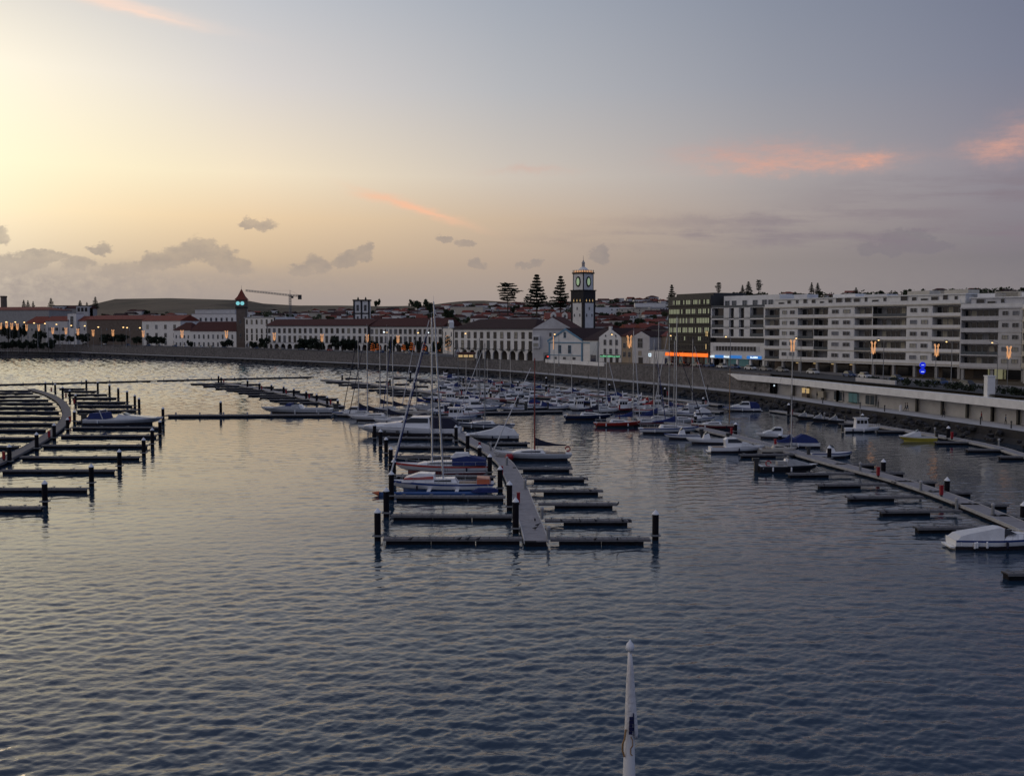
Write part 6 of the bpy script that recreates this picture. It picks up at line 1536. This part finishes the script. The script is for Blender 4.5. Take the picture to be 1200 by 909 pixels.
ob('stern_cover', cab_mb([(-.47*L,z-.2),(-.34*L,z-.2),(-.34*L,z+.62),(-.46*L,z+.5)], B*.72, B*.55).mesh('stern_cover', M['hull_orange']), r); ob('tender', MB().loft([[(x,y*q+.0,zz*q) for y,zz in ((-.5,0),(.5,0),(.42,.5),(-.42,.5))] for x,q in ((-1.6,.55),(-1.2,1),(.8,1),(1.6,.3))]).mesh('tender', M['canvas_blue']), r, (-.42*L, B*.95, .45))
r, L, B, F = sailboat(518, 556, 118, 180, 'white yacht with long bow and big blue cockpit cover, second on centre pier', 'gel_white', 372, None, 'alu', 'stripe_red', jib='canvas_blue', mast_u=.11, m2='hull_maroon')
ob('cockpit_cover', cab_mb([(-.45*L,F),(-.10*L,F),(-.10*L,F+.95),(-.25*L,F+1.25),(-.44*L,F+.75)], B*.78, B*.55).mesh('cockpit_cover', M['canvas_blue']), r); ob('hood_frame', cab_mb([(-.28*L,F+1.05),(-.08*L,F+.98),(-.13*L,F+1.6),(-.26*L,F+1.62)], B*.56, B*.44).mesh('hood_frame', M['canvas_white']), r)
r, L, B, F = motorboat(478, 511, 124, 180, 'large white motor yacht with dark windscreen behind the nearest empty fingers', 'gel_white', 'yacht', 'canvas_navy', None)
ob('foredeck', cab_mb([(.05*L,F*.95),(.44*L,F*1.18),(.30*L,F*1.42),(.08*L,F*1.5)], B*.62, B*.4).mesh('foredeck', M['gel_white']), r)
for x in (.1,.22): ob('porthole', MB().box(x*L-.25,x*L+.25,B*.44,B*.5,F*.52,F*.66).mesh('porthole', M['glass_dark']), r)
sailboat(440, 494, 66, 180, 'white yacht with navy sail cover and two furled headsails, behind the large motor yacht', 'gel_white', 383, 'canvas_navy', jib='canvas_navy', mast_u=.16)
sailboat(466, 498, 60, 180, 'white yacht with slim mast close beside the large motor yacht', 'gel_white', 384, 'canvas_navy', jib=None, mast_u=.22)
sailboat(478, 487.5, 62, 180, 'cream yacht with long navy sail cover left of the great leaning mast', 'gel_cream', 386, 'canvas_navy', jib='canvas_blue', mast_u=.30)
sailboat(455, 484, 52, 180, 'small white yacht with thin mast between two taller yachts', 'gel_white', 390, 'canvas_navy', jib=None, mast_u=.2)
sailboat(424, 489.5, 46, 180, 'white yacht with navy cover left of the large motor yacht bow', 'gel_white', 392, 'canvas_navy', jib='canvas_navy', mast_u=.1)
sailboat(492, 481, 44, 180, 'white yacht with grey mast behind the dark topped motorboat', 'gel_white', 389, 'canvas_blue', 'metal_grey', jib='canvas_white', mast_u=.1)
motorboat(512, 487, 40, 180, 'white cabin cruiser crowded behind the two tallest masts', 'gel_white', 'cruiser', 'canvas_navy')
motorboat(520, 503.5, 38, 0, 'small white cruiser beside the bend of the centre walkway', 'gel_white', 'cruiser', 'canvas_blue')
motorboat(410, 488.5, 44, 180, 'white motorboat with blue hood at the right end of the thick boom', 'gel_white', 'cruiser', 'canvas_blue')
motorboat(503, 497.5, 46, 0, 'dark topped motorboat tucked behind the large white motor yacht', 'gel_white', 'covered', 'canvas_navy')
# --- right side of the centre pier
r, L, B, F = sailboat(624, 540.5, 94, 0, 'pale yacht with red mast and navy sail cover, alone right of centre pier', 'gel_grey', 420, 'canvas_navy', 'mast_red', None, jib='canvas_white', mast_u=-.03)
r.rotation_euler = (0,0,R(180)); fl_ = ob('fender', shared('bigf', lambda: MB().lathe([(.1,-.75),(.5,-.5),(.5,.3),(.1,.55)], 10).mesh('fender', M['fire_red'])), r, (.30*L,B*.52,F*.6)); fl_.rotation_euler = (0, math.pi/2, 0)
for y in (-.5,.2): 
    lb = ob('lifebuoy', shared('lb', lambda: (lambda mb: mb.mesh('lifebuoy', M['fire_red']))(MB().path([(.36*math.cos(t*.524),0,.36*math.sin(t*.524)) for t in range(11)], .08, 6))), r, (-.45*L, y+.1, F+.55))
ob('flagstaff', MB().tube((-.49*L,0,F),(-.5*L,0,F+2.6),.03,.02,5).mesh('flagstaff', M['alu']), r)
motorboat(577, 516, 62, 180, 'motor cruiser wrapped in a pale tarpaulin, right of centre pier', 'gel_grey', 'covered', 'canvas_white', None)
sailboat(568, 503.5, 72, 180, 'navy and white yacht with dark mast moored before the broad pontoon', 'gel_grey', 402, None, 'metal_grey', 'hull_navy', jib='canvas_white', mast_u=0)
motorboat(535, 493.5, 50, 0, 'white fishing launch with low cabin beside the leaning mast', 'gel_white', 'pilot', None)
motorboat(561, 482.5, 50, 0, 'white motor cruiser with long flybridge by the broad pontoon end', 'gel_white', 'fly', None)
motorboat(540, 475.5, 48, 180, 'grey motor cruiser behind the dark blue dinghy', 'gel_grey', 'cruiser', 'canvas_blue')
motorboat(534, 482, 34, 0, 'dark blue launch with white bow stripe', 'hull_navy', 'open', 'canvas_blue')
r_ = sailboat(556, 481, 58, 180, 'black hulled yacht with dark mast behind white flybridge cruiser', 'hull_black', 396, None, 'metal_grey', jib=None, mast_u=-.1)
# --- motorboats along the broad pontoon and the two far walkways
random.seed(41)
WHERE = [((600,481.5,30),'on the broad pontoon'),((636,479.5,36),'on the broad pontoon'),((618,478,24),'on the broad pontoon'),((655,480,24),'on the broad pontoon')]
for (x, y, l), w in WHERE: motorboat(x, y, l, random.choice([0,180]), 'white motorboat moored behind and %s' % w, 'gel_white', random.choice(['cruiser','open']), random.choice([None,'canvas_blue']), 'stripe_blue')
fleet = []
def rowof(y_of_x, x0, x1, step, kinds, where, jit=1.2, lp=(22,34)):
    x = x0
    while x < x1:
        l = random.uniform(*lp); fleet.append((x+random.uniform(-3,3), y_of_x(x)+random.uniform(-jit,jit), l, where)); x += step*random.uniform(.85,1.2)
rowof(lambda x: 443.5+(x-520)*.125, 523, 775, 13, None, 'close under the quay rocks', .8, (17,25))
rowof(lambda x: 453.5+(x-520)*.118, 526, 790, 13.5, None, 'along the far motorboat walkway', 1.2, (20,28))
rowof(lambda x: 462+(x-510)*.115, 512, 705, 15, None, 'between the two far walkways', 1.2, (22,30))
rowof(lambda x: 471+(x-512)*.10, 508, 590, 17, None, 'behind the grey motor cruiser', 1.2, (26,34))
rowof(lambda x: 479+(x-700)*.07, 700, 830, 17, None, 'in the thick of the yacht masts', 2.0, (24,32))
rowof(lambda x: 484+(x-505)*.06, 500, 560, 18, None, 'before the broad pontoon end', 2.0, (24,34))
rowof(lambda x: 473+(x-690)*.085, 690, 805, 15, None, 'behind the cluster of yacht masts', 1.5, (22,30))
CN2 = {None:'', 'canvas_blue':' with blue cover','canvas_white':' under white tarpaulin','canvas_grey':' under grey tarpaulin','canvas_red':' with red cover'}
for x, y, l, w in fleet:
    hl = random.choice(['gel_white']*6+['gel_cream','gel_grey','hull_navy','hull_maroon']); kd = random.choice(['cruiser','cruiser','open','covered','open','pilot','fly'])
    cv = random.choice(['canvas_white','canvas_grey','canvas_blue']) if kd == 'covered' else random.choice([None,None,'canvas_blue','canvas_grey','canvas_red']) if kd in ('cruiser','open') else None
    hn = {'gel_white':'white','gel_cream':'cream','gel_grey':'grey','hull_navy':'navy','hull_maroon':'maroon'}[hl]
    motorboat(x, y, l, random.choice([0,180])+random.uniform(-9,9), '%s %s%s %s' % (hn, {'cruiser':'cabin cruiser','open':'open boat','covered':'boat','pilot':'wheelhouse boat','fly':'flybridge cruiser'}[kd], CN2[cv], w), hl, kd, cv, random.choice(['stripe_blue','stripe_red',None]))
for x, y, mt_, w, m in ((600,461,415,'in the far motorboat rows','alu'),(648,465,418,'in the far motorboat rows','alu'),(672,467,412,'in the far motorboat rows','alu'),(557,463,396,'near the lamp lit arches','alu'),(548,470,418,'in the far motorboat rows','alu'),(573,455,420,'in the far motorboat rows','alu'),(535,459,402,'near the lamp lit arches','metal_grey'),(588,466,404,'in the far motorboat rows','alu')):
    sailboat(x, y, 24, random.choice([0,180]), 'small far white sailboat with slim mast '+w, 'gel_white', mt_, random.choice([None,'canvas_blue']), m, jib=None)
# --- yacht cluster right of the middle
sailboat(690, 492.5, 60, 0, 'dark navy yacht with navy sail cover, leftmost of the yacht cluster', 'hull_navy', 398, 'canvas_navy', 'metal_grey', None, jib=None, mast_u=.2)
sailboat(724, 501, 56, 0, 'bright red hulled yacht with blue sail cover and fat pale mast', 'hull_red', 388, 'canvas_blue', 'alu', None, jib='canvas_white', mast_u=.34, m2='hull_black')
sailboat(757, 499.5, 50, 0, 'maroon and white yacht just right of the red hulled one', 'hull_maroon', 398, 'canvas_blue', 'alu', 'gel_white', jib='canvas_blue', mast_u=.2)
sailboat(785, 508.5, 70, 0, 'large white yacht with sweeping blue sail cover in the yacht cluster', 'gel_white', 372, 'canvas_blue', 'alu', 'stripe_blue', jib=None, mast_u=.12)
sailboat(772, 496, 50, 0, 'white yacht behind the large white one with blue cover', 'gel_white', 378, 'canvas_blue', 'alu', None, jib=None, mast_u=-.0)
sailboat(789, 487, 46, 180, 'white yacht with twin thin masts behind the cluster', 'gel_white', 380, 'canvas_blue', 'alu', None, jib='canvas_white', mast_u=.1)
sailboat(800, 497, 48, 0, 'pale yacht with dark blue furled headsail in the cluster', 'gel_grey', 400, None, 'alu', None, jib='canvas_navy', mast_u=-.2)
sailboat(812, 479.5, 40, 0, 'white yacht alone before the pale pontoon under the sea wall', 'gel_white', 398, None, 'alu', None, jib='canvas_white', mast_u=0)
sailboat(838, 503.5, 54, 180, 'maroon decked yacht with varnished orange mast', 'hull_maroon', 432, None, 'mast_wood', 'gel_cream', jib=None, mast_u=-.34)
sailboat(760, 484, 34, 0, 'small red sailed yacht with wooden mast behind cluster', 'gel_white', 412, 'canvas_red', 'mast_wood', 'stripe_red', jib='canvas_navy', mast_u=.2)
sailboat(707, 484, 40, 0, 'white yacht with pale slanting headsail behind the navy yacht', 'gel_white', 412, None, 'alu', None, jib='canvas_white', mast_u=.1)
motorboat(800, 515, 42, 180, 'low white launch in front of the large white yacht', 'gel_white', 'open', None)
motorboat(829, 520.5, 46, 180, 'white open motorboat left of the white sport cruiser', 'gel_white', 'open', None, None)
motorboat(822, 494, 34, 0, 'white cabin cruiser behind the capped pile of the cluster', 'gel_white', 'cruiser', None)
# --- right pier boats
r, L, B, F = motorboat(866, 531, 66, 0, 'white sport cruiser with dark side window, stern towards the open water', 'gel_white', 'cruiser', None, None)
motorboat(908, 514, 42, 180, 'white cruiser with square wheelhouse window behind the blue tarpaulin boats', 'gel_white', 'cruiser', None, None)
sailboat(913, 532, 44, 0, 'small pale sailboat with blue covered stern and tall thin mast', 'gel_cream', 398, 'canvas_blue', 'alu', None, jib=None, mast_u=.35)
motorboat(935, 525, 54, 180, 'white boat under a long dark blue tarpaulin on right pier', 'gel_white', 'covered', 'canvas_blue', None)
motorboat(976, 537.5, 48, 0, 'white open boat with dark outboard beside the right pier piles', 'gel_white', 'open', None)
r, L, B, F = motorboat(927, 554, 74, 0, 'black hulled open launch with grey cover and red lifebuoy', 'hull_black', 'open', 'canvas_grey', None, m2='hull_black')
ob('lifebuoy', shared('lb', lambda: None), r, (-.36*L, -B*.3, F+.3)); ob('engine_box', MB().box(-.2*L,-.05*L,-.6,.6,F,F+.55).mesh('engine_box', M['wall_grey']), r)
r, L, B, F = motorboat(1180, 645, 108, 0, 'white motor cruiser with pale cockpit cover and blue stripe at right edge', 'gel_white', 'sport', None, 'stripe_blue', Lm=9.0)
z = F*.92-.03
ob('foredeck', cab_mb([(-.02*L,z),(.46*L,z+.24),(.30*L,z+.40),(.06*L,z+.62)], B*.80, B*.42).mesh('foredeck', M['gel_white']), r); ob('windscreen', cab_mb([(-.02*L,z+.45),(.12*L,z+.56),(.02*L,z+1.0),(-.06*L,z+1.02)], B*.70, B*.50).mesh('windscreen', M['glass_dark']), r)
ob('cover', cab_mb([(-.49*L,z-.05),(-.02*L,z+.02),(.0*L,z+1.02),(-.05*L,z+1.08),(-.34*L,z+.58),(-.44*L,z+.36)], B*.88, B*.55).mesh('cover', M['canvas_white']), r); ob('swim_platform', MB().box(-.55*L,-.502*L,-B*.40,B*.40,.18,.30).mesh('swim_platform', M['gel_white']), r); ob('rail', rail_mesh(L,B,F,False,.30,.06,.5), r)
r.rotation_euler = (0,0,R(-2)); fender(r, -.2*L, -B*.52, F*.55); fender(r, -.32*L, -B*.52, F*.5)

motorboat(870, 482.5, 44, 180, 'white cruiser with big blue cockpit cover under the slab tip', 'gel_white', 'cruiser', 'canvas_blue')
motorboat(1012, 507, 42, 0, 'white pilot launch with square wheelhouse and black waterline', 'gel_white', 'pilot', None, None, m2='hull_black')
motorboat(1077, 517.5, 42, 180, 'yellow hulled boat with white cuddy on the quay pontoon', 'hull_yellow', 'open', 'canvas_white', 'gel_white', m2='hull_yellow')
for x, y in ((944,492),(962,494.5),(980,496.5)): motorboat(x, y, 15, 180, 'small dark dinghy on the pontoon under the quay rocks', 'hull_black', 'open', 'canvas_grey', None, cat='dinghy')
# ================================================================ birds on the pontoons
def pigeon(px, py, z, rz):
    p = W(px, py, z); r = root('pigeon', 'small dark pigeon resting on the near pontoons', 'pigeon', p, rz, 'pigeons on the pontoons')
    def f():
        mb = MB(); secs = []
        for x, zc, a in ((-.20,.13,.012),(-.10,.14,.045),(0,.15,.075),(.08,.17,.07),(.13,.22,.04),(.16,.27,.035),(.20,.27,.025),(.225,.26,.004)):
            secs.append([(x, a*math.cos(t*math.pi/4), zc+a*1.05*math.sin(t*math.pi/4)) for t in range(8)])
        mb.loft(secs); mb.tube((.0,.03,.0),(.0,.03,.1),.012,.012,4); mb.tube((.0,-.03,.0),(.0,-.03,.1),.012,.012,4); return mb.mesh('pigeon', M['pigeon_grey'], True)
    ob('body', shared('pig', f), r, scale=(1.35,)*3)
random.seed(2)
for px, py in ((481,633.5),(538,633.5),(548,633.5),(560.5,633.5),(697,634),(723.5,634),(658,612),(680,612),(698.5,612),(730,612),(738,612),(724,592),(692,576.5),(685,562),(627,611),(630,617),(627,621),(1002,585),(1039,601.5),(966,570)): pigeon(px, py, DZ+.005, random.uniform(0,6.28))
# ================================================================ staff with furled flag close to the camera
Df = 13.0; zt = zy(750, Df); fs_ = root('flagstaff', 'white staff with ball finial and furled white flag close to the camera', 'flagstaff', (ax(738.3, Df, zt), Df, 0))
def pr(y): return zy(y, Df)
sc = Df/1200
ob('pole', MB().lathe([(.088,-1.0),(.088,pr(930)),(.080,pr(905)),(.066,pr(862)),(.026,pr(764))], 16).mesh('pole', M['white_paint'], True), fs_)
ob('finial', MB().lathe([(.02,0),(.05,.02),(.056,.06),(.045,.10),(.015,.135),(.004,.16)], 14, (0,0,pr(763))).mesh('finial', M['cap_white'], True), fs_)
prof = [(764,-2.2,2.0,.024),(780,-3.4,4,.05),(800,-4.6,5.6,.06),(825,-5.4,7.6,.07),(845,-5.8,9.2,.075),(856,-4.6,10.2,.07),(863,3.0,9.8,.03)]
secs = []
for j, (y, l, r_, t) in enumerate(prof):
    z = pr(y); a, b_ = l*sc, r_*sc; w = b_-a
    k_ = 12; sec = []
    for i in range(k_):
        u = i/k_*2*math.pi; rip = 1+.22*math.sin(3*u+j*.5); sec.append(((a+b_)/2+w/2*math.cos(u), -.02+t*math.sin(u)*rip, z+(.02*math.sin(2*u))))
    secs.append(sec)
fg = ob('flag', MB().loft(secs).mesh('flag', M['flag_white'], True), fs_)
em = MB()
for i in range(5):
    y = 836+i*4.2; em.box((-1.2-.15*i)*sc, (3.2-.2*i+(1 if i%2 else 0))*sc, -.112, -.098, pr(y+3.6), pr(y))
ob('emblem', em.mesh('emblem', M['flag_navy']), fg)
ob('fold_line', MB().tube((3.6*sc,-.098,pr(832)),(4.4*sc,-.102,pr(858)),.008,.006,5).mesh('fold_line', M['flag_navy']), fg)
ob('halyard', MB().path([(-5.0*sc,-.06,pr(852)),(-6.6*sc,-.09,pr(862)),(-8.6*sc,-.08,pr(868)),(-9.0*sc,-.06,pr(876)),(-6.4*sc,-.06,pr(884))], .012, 6).path([(1*sc,-.075,pr(860)),(3*sc,-.085,pr(864)),(3.2*sc,-.085,pr(870)),(.8*sc,-.08,pr(874)),(.8*sc,-.08,pr(880)),(3*sc,-.075,pr(882))], .007, 5).mesh('halyard', M['mast_wood']), fs_)
finish_labels()
